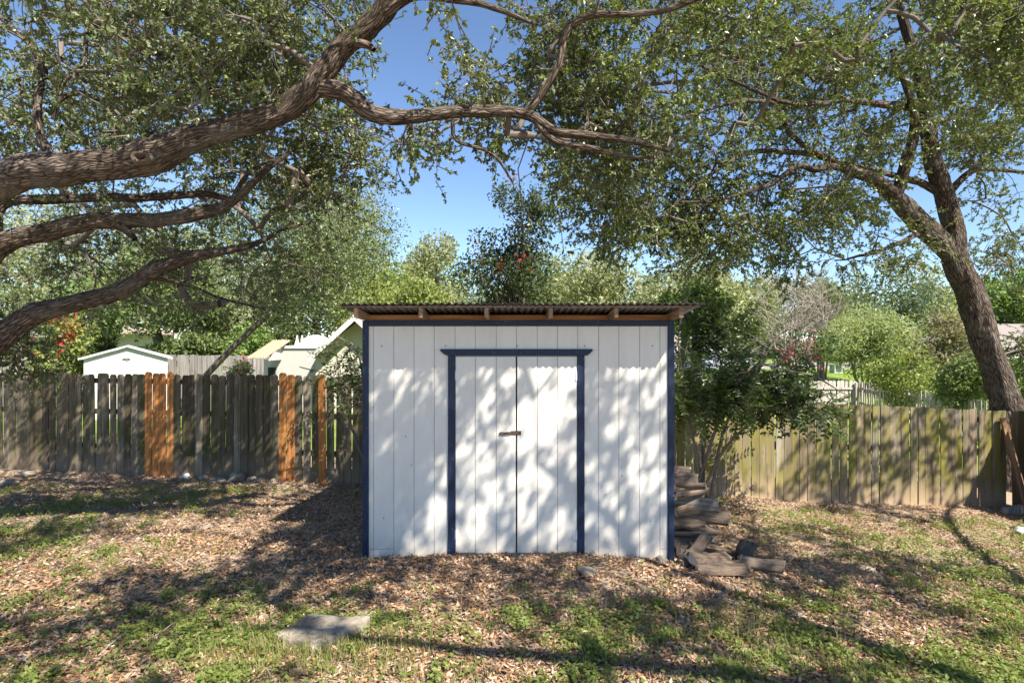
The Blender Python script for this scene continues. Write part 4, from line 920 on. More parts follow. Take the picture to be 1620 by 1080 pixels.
def shade_oak():
    rng = np.random.default_rng(23)
    bx, by = 6.8, 1.2; g = gz(bx, by); A = np.array
    L = [([A((bx, by, g-.1)), A((bx, by, g+.3)), A((bx-.1, by-.05, g+1.5)), A((bx-.3, by-.2, g+2.7))], [.45, .34, .29, .27]),
         ([A((bx-.25, by-.15, g+2.5)), A((bx-1.2, by-.6, g+4.0)), A((bx-2.6, by-1.0, g+5.2)), A((bx-4.2, by-1.3, g+6.1)), A((bx-5.6, by-1.4, g+6.7))], [.17, .12, .08, .05, .02]),
         ([A((bx-.3, by-.2, g+2.6)), A((bx-.2, by-.9, g+4.2)), A((bx-.7, by-2, g+5.8)), A((bx-1.5, by-3, g+7))], [.14, .10, .06, .03]),
         ([A((bx-.2, by-.1, g+2.5)), A((bx+.4, by+.8, g+3.8)), A((bx+.5, by+2, g+4.9)), A((bx+.2, by+3.0, g+5.5))], [.12, .08, .05, .02]),
         ([A((bx+.4, by+.8, g+3.8)), A((bx+1.6, by+2.2, g+4.8)), A((bx+3.2, by+3.8, g+5.4)), A((bx+5, by+5, g+5.7))], [.08, .06, .04, .02]),
         ([A((bx-1.2, by-.6, g+4.0)), A((bx-2.0, by+.2, g+5.0)), A((bx-2.9, by+.9, g+5.6)), A((bx-4.0, by+1.2, g+5.9))], [.08, .06, .04, .02])]
    cl = fill3([(4.4, 1.6, 6.2, 2.2, 1.6, .9, 74), (2.1, 1.2, 6.6, 2.2, 1.7, .7, 85), (4.6, -.6, 6.6, 2.4, 1.6, .9, 60), (7.2, 1.4, 6.1, 1.8, 1.8, .8, 70), (6.2, 3.9, 5.4, 1.4, 1.2, .8, 34), (2.8, 3.2, 6.1, 1.4, 1.0, .6, 24), (1.3, 2.2, 6.2, 1.3, .9, .5, 66), (.1, .1, 6.4, 2.4, 1.4, .7, 60), (8.7, 5.6, 5.6, 2.0, 1.5, .8, 66), (10.7, 6.8, 5.6, 1.8, 1.4, .8, 40), (-1.6, 2.2, 6.6, 1.4, 1.2, .6, 36)], rng)
    return oak('oak_tree', 'live oak beside the camera at right casting dappled shade', (bx, by), L, cl, MAT['oak_leaf2'], MAT['bark'], seed=33, n_leaf=74, lsize=(.060, .030), spray_size=.5)
shade_oak()

# ball moss tufts on the oak twigs
def ball_moss(paths, n, rng, zone, label, spread):
    V = []; k = 70
    d = nrm(rng.normal(size=(k, 3))); tang = nrm(np.cross(d, rng.normal(size=(k, 3)))); r = .05
    v = np.stack([d*.1*r-tang*.0035, d*.1*r+tang*.0035, d*r*rng.uniform(.8, 1.5, (k, 1))], 1).reshape(-1, 3)
    me = big_mesh('ball_moss', v, np.arange(k*3).reshape(-1, 3)); me.materials.append(MAT['moss'])
    c = 0; idx = rng.permutation(len(paths))
    for i in idx:
        P, r_ = paths[i]; p = P[0] if len(P) < 3 else P[1]
        px = 810+p[0]/p[1]*FPX; py = 540-(p[2]-CAM_Z)/p[1]*FPX
        if not zone(px, py): continue
        o = bpy.data.objects.new('ball_moss', me); C.objects.link(o); o.location = p-np.array((0, 0, .02)); o.rotation_euler = tuple(rng.uniform(0, 6, 3)); o.scale = [rng.uniform(.7, 1.5)]*3
        tag(o, label, 'moss', spread); c += 1
        if c >= n: break
ball_moss(RPATH, 16, np.random.default_rng(3), lambda x, y: 900 < x < 1610 and 0 < y < 330, 'grey ball moss tuft clinging to a twig of the right oak', 'ball moss tufts in the right oak')
ball_moss(LPATH, 10, np.random.default_rng(4), lambda x, y: 20 < x < 880 and 0 < y < 330, 'grey ball moss tuft clinging to a twig of the left oak', 'ball moss tufts in the left oak')

# ------------------------------------------------------------------ background trees
def bg_tree(name, label, px, py0, py1, Y, wpx, col, n=5200, leaf=.16, gap=.5, trunk_r=.14, lobes=14, multi=1, cat='tree', flowers=None, fl_n=0, seed=0, shape='round', flowcol='red_flower', base=.28, trans=.35, aspect=.5, group=None, tx=0.0):
    """tree seen between py0 (top) and py1 (foot of the crown) at distance Y: many small leaf faces on uneven clumps"""
    rng = np.random.default_rng(seed+100); n = int(n*1.35); leaf = leaf*1.22; gap = gap*.6
    x = at(px, 0, Y)[0]; top = at(0, py0, Y)[2]; bot = at(0, py1, Y)[2]; w = wpx/2/FPX*Y; g = gz(x, Y); bot = max(bot, g+.05)
    t = thing(name, label, cat, (x, Y, g), 0, group)
    H = top-bot; cz = bot+H*.5
    # lobe centres
    LC = []; LR = []
    for i in range(lobes):
        for _ in range(40):
            d = rng.uniform(-1, 1, 3)
            if shape == 'round' and (d**2).sum() > 1: continue
            if shape == 'vase' and (abs(d[0]) > .45+.5*(d[2]+1)/2 or abs(d[1]) > .6): continue
            if shape == 'column' and (abs(d[0]) > 1-.35*abs(d[2])): continue
            break
        LC.append((x+d[0]*w*.78, Y+d[1]*w*.7, cz+d[2]*H*.5*.78)); LR.append(rng.uniform(.18, .46)*min(w, H*.6)*1.15)
    LC = np.array(LC); LR = np.array(LR)
    k = rng.choice(lobes, n, p=LR**2/np.sum(LR**2)); d = nrm(rng.normal(size=(n, 3))); rr = LR[k]*(.45+.65*rng.random(n)**.6)
    # break each lobe into ragged clumps
    pos = LC[k]+d*rr[:, None]*np.array((1, 1, .85))
    lump = fbm(pos[:, 0]*2.2/max(w, .5)*1.8+seed, pos[:, 2]*2.2/max(w, .5)*1.8+pos[:, 1]*.9, seed % 40, 3)
    keep = lump > np.quantile(lump, gap*.45); pos = pos[keep]; d = d[keep]; m = len(pos)
    pos += rng.normal(size=(m, 3))*leaf*.5
    pos = pos[pos[:, 2] > g+.1]; m = len(pos); d = d[:m]
    lp, lf = leaf_proto(leaf, leaf*aspect, .3, False)
    xd = nrm(rng.normal(size=(m, 3))+np.array((0, 0, -.35))); up = nrm(d*.7+rng.normal(size=(m, 3))*.8+np.array((0, 0, .4)))
    V, F = place_leaves(lp, lf, pos, xd, up, rng.uniform(.55, 1.35, m))
    world_child('crown', big_mesh('crown', V, F), col, t)
    # trunk and limbs
    tb = Tubes(); 
    for q in range(multi):
        b = np.array((x+tx+(rng.uniform(-.25, .25) if multi > 1 else 0), Y+(rng.uniform(-.2, .2) if multi > 1 else 0), g-.1))
        sp = (w*.35 if multi > 1 else w*.12)
        fork = np.array((x+rng.uniform(-sp, sp), Y+rng.uniform(-sp, sp)*.6, bot+H*base))
        p, r = resample([b, (b+fork)/2+rng.normal(size=3)*.06*H*np.array((1, 1, 0)), fork], [trunk_r*1.3, trunk_r, trunk_r*.75], .3); tb.add(p, r, 9)
        for i in rng.permutation(lobes)[:max(3, 9//multi)]:
            p, r = resample([fork, (fork+LC[i])/2+np.array((rng.normal()*.1*w, 0, -.05*H)), LC[i]], [trunk_r*.55, trunk_r*.35, trunk_r*.1], .35); tb.add(p, r, 6)
    world_child('trunk', tb.mesh('trunk'), MAT['bg_bark'], t)
    if fl_n:
        top_l = np.argsort(-LC[:, 2])
        fp = []
        for q in range(fl_n):
            i = top_l[rng.integers(0, max(3, lobes*2//3))]; dd = nrm(rng.normal(size=3)+np.array((0, -.6, .5))); c = LC[i]+dd*LR[i]*1.0
            fp.append(c+rng.normal(size=(16, 3))*np.array((.09, .09, .12)))
        fp = np.vstack(fp); m = len(fp); lp, lf = leaf_proto(.07, .06, .3, False)
        V, F = place_leaves(lp, lf, fp, rng.normal(size=(m, 3)), rng.normal(size=(m, 3)), rng.uniform(.7, 1.3, m))
        world_child('blossoms', big_mesh('blossoms', V, F), MAT[flowcol], t)
    return t
G1 = hue_leaf('far_green', (.145, .185, .065)); G2 = hue_leaf('far_grey_green', (.21, .235, .125)); G3 = hue_leaf('far_dark_green', (.085, .115, .042)); G4 = hue_leaf('far_yellow_green', (.21, .25, .070))
G5 = hue_leaf('feathery_green', (.29, .335, .165), .4); G6 = hue_leaf('brownish_crown', (.22, .205, .12)); G7 = hue_leaf('fresh_green', (.145, .215, .055)); G8 = hue_leaf('pale_olive', (.265, .28, .15))
T = bg_tree
# behind the left fence
T('oak_tree', 'dark fine leaved oak hanging over the neighbour yard left of the shed', 480, 235, 492, 13.5, 330, MAT['oak_leaf'], 24000, .058, seed=51, trunk_r=.075, lobes=34, gap=.5, base=.2, tx=-3.7)
T('tree', 'dense green tree with visible dark trunk behind the white storage shed', 235, 400, 560, 24, 250, G1, 7000, .17, trunk_r=.24, seed=1)
T('tree', 'leafy green tree between the brown roofed house and the white storage shed', 150, 430, 565, 26, 150, G7, 4500, .17, seed=2)
T('tree', 'grey green tree above the silver board fence', 365, 380, 560, 27, 220, G2, 6500, .17, seed=3, trunk_r=.2)
T('tree', 'pale tree rising behind the brown roofed house', 40, 300, 500, 40, 260, G8, 5500, .24, seed=4)
T('tree', 'far grey green tree behind the left oak limbs', 230, 300, 480, 44, 330, G2, 7000, .25, seed=5)
T('tree', 'dark green tree behind the stucco parapet', 500, 400, 560, 27, 200, G3, 6500, .17, seed=6)
T('tree', 'fresh green tree behind the cream gable', 590, 395, 545, 24, 170, G4, 6000, .15, seed=7)
T('tree', 'tall far tree left of the open sky', 560, 290, 520, 36, 200, G2, 6500, .2, seed=8)
T('tree', 'airy pale green tree with sky around its top', 690, 350, 520, 34, 130, G8, 5600, .19, seed=9, gap=.8)
T('tree', 'yellow green tree just behind the left end of the shed roof', 645, 430, 560, 20, 120, G4, 4200, .13, seed=10)
T('crape_myrtle', 'dark green crape myrtle with red blossoms behind the shed roof', 800, 345, 520, 14, 160, hue_leaf('myrtle_green', (.06, .085, .032)), 7500, .085, seed=11, multi=4, trunk_r=.05, flowers=True, fl_n=5, gap=.7, lobes=18)
T('crape_myrtle', 'sparse upper sprays of a crape myrtle against the open sky', 835, 255, 400, 13.5, 120, hue_leaf('myrtle_green', (.05, .075, .025)), 2400, .075, seed=12, multi=3, trunk_r=.03, fl_n=2, gap=1.1, lobes=14)
T('tree', 'grey green tree right of the red crape myrtle', 960, 385, 540, 26, 190, G8, 7000, .16, seed=13, trunk_r=.18)
T('tree', 'pale spreading tree behind the shed roof', 880, 390, 540, 32, 190, G2, 8000, .19, seed=14)
T('tree', 'broad light green tree above the right end of the shed', 1085, 395, 545, 22, 210, G8, 8500, .14, seed=15, trunk_r=.2)
T('tree', 'bright leaved tree hugging the right roof corner', 1100, 440, 530, 13.5, 110, G7, 4600, .10, seed=16)
T('tree', 'grey green tree above the white house', 1190, 430, 560, 30, 150, G2, 6500, .18, seed=17)
T('tree', 'fresh green tree in front of the sky between shed and feathery tree', 1285, 420, 560, 38, 110, G1, 5000, .2, seed=18)
T('feathery_tree', 'rounded bright green feathery tree with many thin stems', 1372, 478, 592, 25, 150, G5, 11000, .15, seed=19, multi=6, trunk_r=.05, lobes=26, aspect=.28, gap=.35)
T('tree', 'far bluish green tree under the gap of sky', 1420, 425, 560, 46, 170, hue_leaf('far_blue_green', (.12, .16, .085)), 5500, .24, seed=20)
T('tree', 'pale far tree left of the leaning oak trunk', 1460, 415, 560, 50, 150, G8, 4500, .26, seed=21, gap=.8)
T('crape_myrtle', 'brownish crape myrtle left of the leaning oak trunk', 1480, 480, 600, 24, 120, G6, 5500, .14, seed=22, multi=4, trunk_r=.06)
T('tree', 'green tree right of the leaning oak trunk', 1600, 400, 560, 30, 120, G7, 5500, .18, seed=23)
T('tree', 'far tree at the right edge above the grey roof', 1660, 380, 560, 36, 150, G1, 4200, .2, seed=24)
T('crape_myrtle', 'red flowering crape myrtle in front of the brown roofed house', 85, 470, 600, 17, 110, G4, 5200, .10, seed=25, multi=4, trunk_r=.045, fl_n=48)
T('flowering_bush', 'low bush with bright red flowers above the left fence', 385, 568, 640, 16, 50, G2, 1500, .09, seed=26, multi=3, trunk_r=.02, cat='bush', fl_n=13, lobes=8)
T('crape_myrtle', 'pink flowering crape myrtle in front of the street', 1262, 505, 610, 15.5, 90, hue_leaf('shrub_far', (.05, .085, .03)), 800, .09, seed=27, multi=5, trunk_r=.035, fl_n=8, gap=1.0, flowcol='pink_flower', lobes=12)
T('bush', 'yellow green bush behind the picket fence', 1450, 560, 660, 20.0, 150, G4, 6500, .11, seed=28, cat='bush', trunk_r=.05, multi=4, lobes=18)
T('bush', 'green bush between the picket fence and the oak trunk', 1535, 560, 660, 17, 110, G1, 5000, .10, seed=29, cat='bush', trunk_r=.05, multi=4)
T('bush', 'dark bush right of the oak trunk at the photo edge', 1640, 545, 680, 13.5, 110, G7, 4500, .08, seed=30, cat='bush', trunk_r=.04, multi=3)
T('bush', 'green bush beside the left side of the storage shed', 133, 555, 620, 18, 40, G7, 1800, .10, seed=31, cat='bush', trunk_r=.03, multi=3, lobes=7)
T('bush', 'dark hedge bush under the trees beyond the street', 1270, 530, 590, 50, 150, G3, 3800, .2, seed=32, cat='bush', trunk_r=.08, multi=3)
T('bush', 'dark hedge bush behind the feathery tree', 1400, 520, 590, 52, 190, G3, 3800, .22, seed=33, cat='bush', trunk_r=.08, multi=3)

for i, (px, py0, w, col, lab) in enumerate([(70, 380, 260, G2, 'far grey green tree at the left edge of the skyline'), (330, 395, 240, G1, 'far green tree over the middle of the left fence'), (470, 380, 220, G8, 'far pale olive tree left of the shed'), (640, 400, 220, G1, 'far green tree behind the left end of the shed roof'), (760, 415, 180, G2, 'far grey green tree low behind the red blossoms'), (910, 420, 220, G1, 'far green tree behind the middle of the shed roof'), (1040, 425, 200, G2, 'far grey green tree behind the right end of the shed roof'), (1150, 430, 200, G8, 'far pale olive tree behind the white house'), (1330, 455, 200, G2, 'far grey green tree behind the feathery tree'), (1540, 440, 220, G1, 'far green tree behind the leaning trunk')]):
    T('tree', lab, px, py0, 562, 58+3*(i % 3), w, col, 7500, .36, seed=60+i, trunk_r=.25)
for i, (px, py0, Y, w, col, lab) in enumerate([(20, 520, 27, 110, G1, 'bush before the brown roofed house at the left edge'), (300, 525, 23, 130, G1, 'bush over the silver fence right of the storage shed'), (395, 515, 24, 110, G7, 'bright bush behind the small tiled roof'), (460, 505, 25, 110, G3, 'dark bush behind the stucco parapet'), (175, 520, 25, 130, G3, 'dark bush behind the storage shed roof')]):
    T('bush', lab, px, py0, 590, Y, w, col, 3200, .15, seed=80+i, trunk_r=.06, multi=3, cat='bush')

def bare_bush(label, px, py0, py1, Y, wpx, seed):
    rng = np.random.default_rng(seed); x = at(px, 0, Y)[0]; top = at(0, py0, Y)[2]; g = gz(x, Y); w = wpx/2/FPX*Y; tb = Tubes()
    t = thing('bare_tree', label, 'tree', (x, Y, g)); H = top-g
    for q in range(9):
        b = np.array((x+rng.uniform(-.2, .2), Y+rng.uniform(-.2, .2), g)); tip = np.array((x+rng.uniform(-1, 1)*w, Y+rng.uniform(-1, 1)*w, g+H*rng.uniform(.7, 1.0)))
        p, r = resample([b, b+(tip-b)*np.array((.3, .3, .5)), tip], [.05, .035, .012], .25); tb.add(p, r, 5)
        for k in range(16):
            j = rng.integers(len(p)//3, len(p)); d = nrm(np.array((rng.normal(), rng.normal(), rng.uniform(.2, 1.4)))); l = H*rng.uniform(.10, .26)
            tp = p[j]+d*l; md = (p[j]+tp)/2+rng.normal(size=3)*.05*l; tb.add(np.array([p[j], md, tp]), np.array([.014, .010, .005]), 4)
            for _ in range(3):
                e = tp+nrm(d+rng.normal(size=3)*.6)*l*.5; tb.add(np.array([md, (md+e)/2+rng.normal(size=3)*.03, e]), np.array([.009, .007, .004]), 3)
    world_child('branches', tb.mesh('branches'), MAT['bare_twig'], t)
bare_bush('leafless grey twiggy tree between the white house and the feathery tree', 1245, 435, 590, 24, 80, 5)
bare_bush('leafless grey twiggy tree leaning over the pink crape myrtle', 1300, 440, 590, 27, 60, 6)

# ------------------------------------------------------------------ shrubs near the shed (compound leaves)
def compound_shrub(name, label, base, stems, n_fr, zone, seed, leaflet=(.055, .022), pairs=7, frond=.34, dens=1.0):
    rng = np.random.default_rng(seed); g = gz(base[0], base[1]); t = thing(name, label, 'shrub', (base[0], base[1], g)); A = np.array
    tb = Tubes(); rl = []
    for s in stems:
        pts = [A((base[0]+rng.uniform(-.15, .15), base[1]+rng.uniform(-.15, .15), g-.05))]+[A(q) for q in s]; r0 = .028
        p, r = resample(pts, np.linspace(r0, .007, len(pts)), .12); tb.add(p, r, 8); rl.append((p, r))
    cl = zone(rng, n_fr)
    paths, cd = connect(rl, cl, rng, .15, .003, .003, .4); cd = nrm(cd)
    for P, r in paths: tb.add(P, r, 4)
    POS = []; XD = []; UP = []
    for c, d in zip(cl, cd):
        for q in range(3):
            dd = nrm(d*.5+rng.normal(size=3)*.55+np.array((0, -.1, -.05))); L = frond*rng.uniform(.6, 1.2); up = nrm(A((rng.normal()*.3, -.2+rng.normal()*.3, 1))); sd = nrm(np.cross(up, dd)); up = np.cross(dd, sd)
            ts = np.linspace(0, 1, 5)[:, None]; ra = c+dd*L*ts+A((0, 0, -.22*L))*ts*ts; tb.add(ra, np.linspace(.003, .0014, 5), 3)
            for k in range(pairs):
                f = .2+.8*k/(pairs-1); p = c+dd*L*f+A((0, 0, -.22*L))*f*f
                for sgn in (-1, 1):
                    POS.append(p); XD.append(sd*sgn+dd*.45+A((0, 0, -.2))+rng.normal(size=3)*.12); UP.append(up+rng.normal(size=3)*.25)
            POS.append(c+dd*L+A((0, 0, -.22*L))); XD.append(dd); UP.append(up)
    lp, lf = leaf_proto(*leaflet); n = len(POS); V, F = place_leaves(lp, lf, A(POS), A(XD), A(UP), rng.uniform(.7, 1.3, n))
    world_child('stems', tb.mesh('stems'), MAT['twig'], t); world_child('leaves', big_mesh('leaves', V, F), MAT['shrub_leaf'], t)
def zr_(regs):
    return lambda rng, n: fill([(a, b, c, d, e, f, int(n*g_)) for a, b, c, d, e, f, g_ in regs], rng)
compound_shrub('shrub', 'dark leafy shrub arching over the fence right of the shed', (2.75, 8.3),
    [[(2.6, 8.3, 1.0), (2.4, 8.2, 2.2), (2.5, 8.0, 2.9)], [(2.9, 8.2, .8), (3.2, 8.0, 1.6), (3.9, 7.7, 1.75), (4.4, 7.4, 1.45)], [(3.1, 8.3, .9), (3.6, 8.2, 1.9), (4.0, 8.2, 2.45)], [(2.6, 8.1, .7), (2.3, 7.9, 1.5), (2.3, 7.8, 2.1)], [(3.0, 8.1, .6), (3.4, 7.8, 1.1), (3.7, 7.6, .9)], [(2.9, 8.4, 1.2), (3.5, 8.3, 2.0), (4.5, 8.3, 2.6)]],
    700, zr_([(1105, 720, 50, 55, 7.2, 8.6, .14), (1165, 735, 45, 35, 7.6, 8.8, .06), (1115, 600, 60, 110, 7.4, 8.8, .30), (1190, 650, 90, 80, 7.2, 8.6, .26), (1130, 720, 70, 40, 7.6, 8.8, .12), (1250, 640, 80, 40, 7.0, 8.2, .12), (1100, 520, 40, 40, 7.6, 8.8, .08), (1210, 700, 60, 40, 7.4, 8.4, .06)]), 41, (.062, .027))
compound_shrub('shrub', 'leafy shrub squeezed between the left fence and shed wall', (-2.15, 8.6),
    [[(-2.2, 8.6, 1.0), (-2.3, 8.5, 2.0), (-2.6, 8.4, 2.25)], [(-2.4, 8.5, .9), (-2.6, 8.4, 1.6), (-3.1, 8.3, 1.8)], [(-2.1, 8.5, .8), (-2.25, 8.4, 1.5)]],
    70, zr_([(560, 630, 30, 60, 8.0, 9.0, .6), (560, 565, 20, 20, 8.0, 9.0, .12), (530, 550, 38, 12, 8.0, 8.8, .1), (525, 588, 45, 12, 8.0, 8.8, .12)]), 42, (.05, .024), 5, .26)

# ------------------------------------------------------------------ firewood
def log_mesh(seed, L, r, split):
    """split log: rounded bark side, flat split faces of pale wood, sawn ends"""
    rng = np.random.default_rng(seed); segs = 12
    sw = (2*np.pi, np.pi*rng.uniform(.45, .7), np.pi*rng.uniform(.85, 1.05))[split]; na = (14, 7, 9)[split]
    ang = np.linspace(0, sw, na, endpoint=(split > 0)); prof = np.stack([np.cos(ang), np.sin(ang)], 1); nb = na
    if split:
        ap = np.array([rng.normal()*.1, rng.normal()*.1-.0]); 
        if split == 1: prof = np.vstack([prof, prof[-1]*.5+ap*.5, ap, prof[0]*.5+ap*.5])
        else: prof = np.vstack([prof, prof[-1]*.5+ap, ap*1.4, prof[0]*.5+ap])
        prof = prof-prof.mean(0); prof *= 1.2
    n = len(prof); ph = rng.uniform(0, 6, (n, 2)); am = rng.uniform(.02, .07, n); V = []; bend = rng.normal(size=2)*.10; taper = rng.uniform(-.12, .12)
    for i in range(segs):
        t = i/(segs-1); q = prof*(1+am*np.sin(ph[:, 0]+t*5))[:, None]*(1+taper*(t-.5))*r+bend*math.sin(math.pi*t)*r*2+rng.normal(size=(n, 2))*.018*r
        xe = (rng.normal(size=n)*.012 if i in (0, segs-1) else np.zeros(n))
        V += [((t-.5)*L+xe[k], q[k, 0], q[k, 1]) for k in range(n)]
    mb = MB(); F = []; MI = []
    for i in range(segs-1):
        for k in range(n):
            F.append((i*n+k, i*n+(k+1) % n, (i+1)*n+(k+1) % n, (i+1)*n+k)); MI.append(0 if (split == 0 or k < nb-1) else 2)
    mb.add(V, F); mb.mi = MI
    b = len(mb.v); mb.v += V[:n]; mb.f.append(tuple(range(b+n-1, b-1, -1))); mb.mi.append(1)
    b = len(mb.v); mb.v += V[-n:]; mb.f.append(tuple(range(b, b+n))); mb.mi.append(1)
    me = mb.mesh('log', True)
    try: me.set_sharp_from_angle(angle=R(32))
    except Exception: pass
    for m_ in ('log', 'log_end', 'log_split'): me.materials.append(MAT[m_])
    return me
def firewood():
    rng = random.Random(4); protos = [log_mesh(60+i, .42, .078, (1, 2, 1, 2, 1, 0)[i % 6]) for i in range(14)]
    z_base = gz(1.9, 6)
    for col in range(3):
        y = SY+.22+col*.27; rows = [14, 14, 14][col]; z = z_base+.03
        for k in range(rows):
            f = k/rows; h = rng.uniform(.046, .072); ln = rng.uniform(.72, 1.1)*(1.14-.42*f)+(.38 if k in (9, 7) and col == 0 else 0)+(.12 if k < 5 else 0)
            x = SX1+.03+.21*ln+rng.uniform(0, .05)
            o = bpy.data.objects.new('firewood_log', protos[rng.randrange(14)]); C.objects.link(o)
            o.location = (x, y+rng.uniform(-.06, .05), z+h/2); o.rotation_euler = (rng.uniform(0, 6.3), rng.uniform(-.15, .20), rng.uniform(-.34, .3)); o.scale = (ln, rng.uniform(.55, .95), rng.uniform(.40, .68)); z += h
            w = ['topmost', 'second', 'third', 'fourth', 'fifth', 'sixth', 'seventh', 'eighth', 'ninth', 'tenth', 'eleventh', 'twelfth', 'thirteenth', 'fourteenth'][rows-1-k]
            tag(o, 'split log, '+w+(' of' if w == 'topmost' else ' from the top in')+' the '+('front', 'middle', 'rear')[col]+' tier beside the shed', 'log', 'firewood logs in the stack')
    loose = [((1122, 895, 5.55), (.4, .15, .5), 1.15, 1.25, 'dark forked split log leaning at the foot of the woodpile', 3), ((1140, 912, 5.40), (.1, 0, -.08), 1.05, 1.1, 'pale smooth split log lying lengthwise in front of the woodpile', 1),
             ((1098, 880, 5.62), (1.2, -.6, .5), .95, 1.0, 'split log standing askew against the blue shed corner', 5), ((1180, 880, 5.75), (.3, -1.1, .3), .55, 1.25, 'short upright log with a pale grey cut face beyond the loose pile', 9),
             ((1205, 893, 5.62), (2, .05, -.25), .95, 1.1, 'dark rough log lying at the right end of the loose pile', 7), ((1160, 905, 5.55), (.8, .05, .3), .8, .8, 'small dark log wedged behind the pale smooth split log', 11),
             ((1108, 905, 5.45), (1.5, .3, -.6), .8, .9, 'grey split log angled toward the shed corner stone', 2), ((1128, 868, 5.85), (.2, .25, .2), 1.2, 1.0, 'long split log sliding off the front of the stack', 4)]
    for (px, py, Y), rot, sl, sr, lab, pi in loose:
        p = at(px, py, Y); o = bpy.data.objects.new('firewood_log', protos[pi].copy()); C.objects.link(o); zz = gz(p[0], Y)+.07*sr+abs(math.sin(rot[1]))*.15*sl
        o.location = (p[0], Y, max(zz, p[2]) if abs(p[2]-zz) < .12 else zz); o.rotation_euler = rot; o.scale = (sl, sr*.8, sr*.66); tag(o, lab, 'log', 'loose firewood logs')
firewood()

# ------------------------------------------------------------------ stones
def ground_at(px, py):
    Y = 5.0
    for _ in range(40):
        x = (px-810)/FPX*Y; Y = .5*Y+.5*(CAM_Z-gz(x, Y))/((py-540)/FPX)
    return (px-810)/FPX*Y, Y
def slab():
    x, y = ground_at(505, 1014); k = y/FPX
    out = [(-72, 0), (-34, 30), (24, 22), (72, 18), (66, 6), (12, -24), (2, -26), (-8, -15), (-44, -10)]     # plan outline (photo px wide, depth px)
    poly = [(a*k, b*k*1.75) for a, b in out]; mb = MB(); n = len(poly); z = [.085, .115, .12, .145, .14, .105, .095, .095, .085]
    vs = [(a, b, -.05) for a, b in poly]+[(a*1.0, b*1.0, zz) for (a, b), zz in zip(poly, z)]+[(a*.9, b*.9, zz+.012) for (a, b), zz in zip(poly, z)]
    vs.append((0, 0, .12))
    f = [tuple(range(n-1, -1, -1))]+[(i, (i+1) % n, (i+1) % n+n, i+n) for i in range(n)]+[(i+n, (i+1) % n+n, (i+1) % n+2*n, i+2*n) for i in range(n)]+[(i+2*n, (i+1) % n+2*n, 3*n) for i in range(n)]
    mb.add(vs, f); me = mb.mesh('flat_stone')
    o = link('flat_stone', me, MAT['stone'], None, (x, y, gz(x, y)-.032))
    me.materials.clear(); me.materials.append(MAT['slab'])
    b = o.modifiers.new('bevel', 'BEVEL'); b.width = .012; b.segments = 3; b.limit_method = 'ANGLE'; b.angle_limit = R(30)
    s = o.modifiers.new('sub', 'SUBSURF'); s.subdivision_type = 'SIMPLE'; s.levels = s.render_levels = 3
    tx = bpy.data.textures.new('stone_noise', 'CLOUDS'); tx.noise_scale = .09; d = o.modifiers.new('disp', 'DISPLACE'); d.texture = tx; d.strength = .026; d.mid_level = .5
    tag(o, 'large flat limestone slab lying in the grass in front of the shed', 'stone')
slab()
for px, py, w, h, lab, sd in [(374, 752, 30, 18, 'largest pale rock at the foot of the left fence', 1), (344, 758, 26, 9, 'low flat brown rock left of the largest pale rock', 2), (399, 756, 18, 9, 'small squarish tan rock right of the largest pale rock', 3), (413, 757, 16, 10, 'small rounded rock next to the squarish tan rock', 4), (433, 760, 14, 8, 'small white rock under the orange pickets', 5),
                              (295, 752, 16, 10, 'small grey rock below the wide orange pickets', 6), (322, 754, 16, 9, 'little brownish rock touching the dark fence', 15), (40, 748, 34, 9, 'flat weedy rock near the fence at the left edge', 7), (8, 762, 34, 10, 'pale flat rock cut by the left edge of the photo', 8), (354, 775, 11, 7, 'lone white stone on the mulch in front of the fence rocks', 9),
                              (322, 833, 26, 5, 'thin pale flat stone in the sunlit litter', 10), (928, 901, 30, 9, 'pale flat stone half buried in litter before the door', 11), (463, 851, 10, 5, 'small chip of stone near the left shed corner', 12), (1612, 838, 22, 14, 'dark grey rock at the right edge of the yard', 13), (645, 950, 16, 8, 'blue grey stone in the litter before the shed', 14), (1372, 897, 22, 7, 'pale flat stone in the right hand grass', 16), (1452, 905, 12, 7, 'small round pale stone in the right hand grass', 17)]:
    x, y = ground_at(px, py+h/2); y = min(y, (fl(x)-.12) if x < 0 else y); k = y/FPX
    rock('rock', lab, x, y, (w*k*.56, w*k*.45, max(h*k*.62, .02)), MAT['grey_stone'] if sd in (6, 13, 14) else MAT['stone'], seed=sd, rz=sd*1.7, sink=.22)

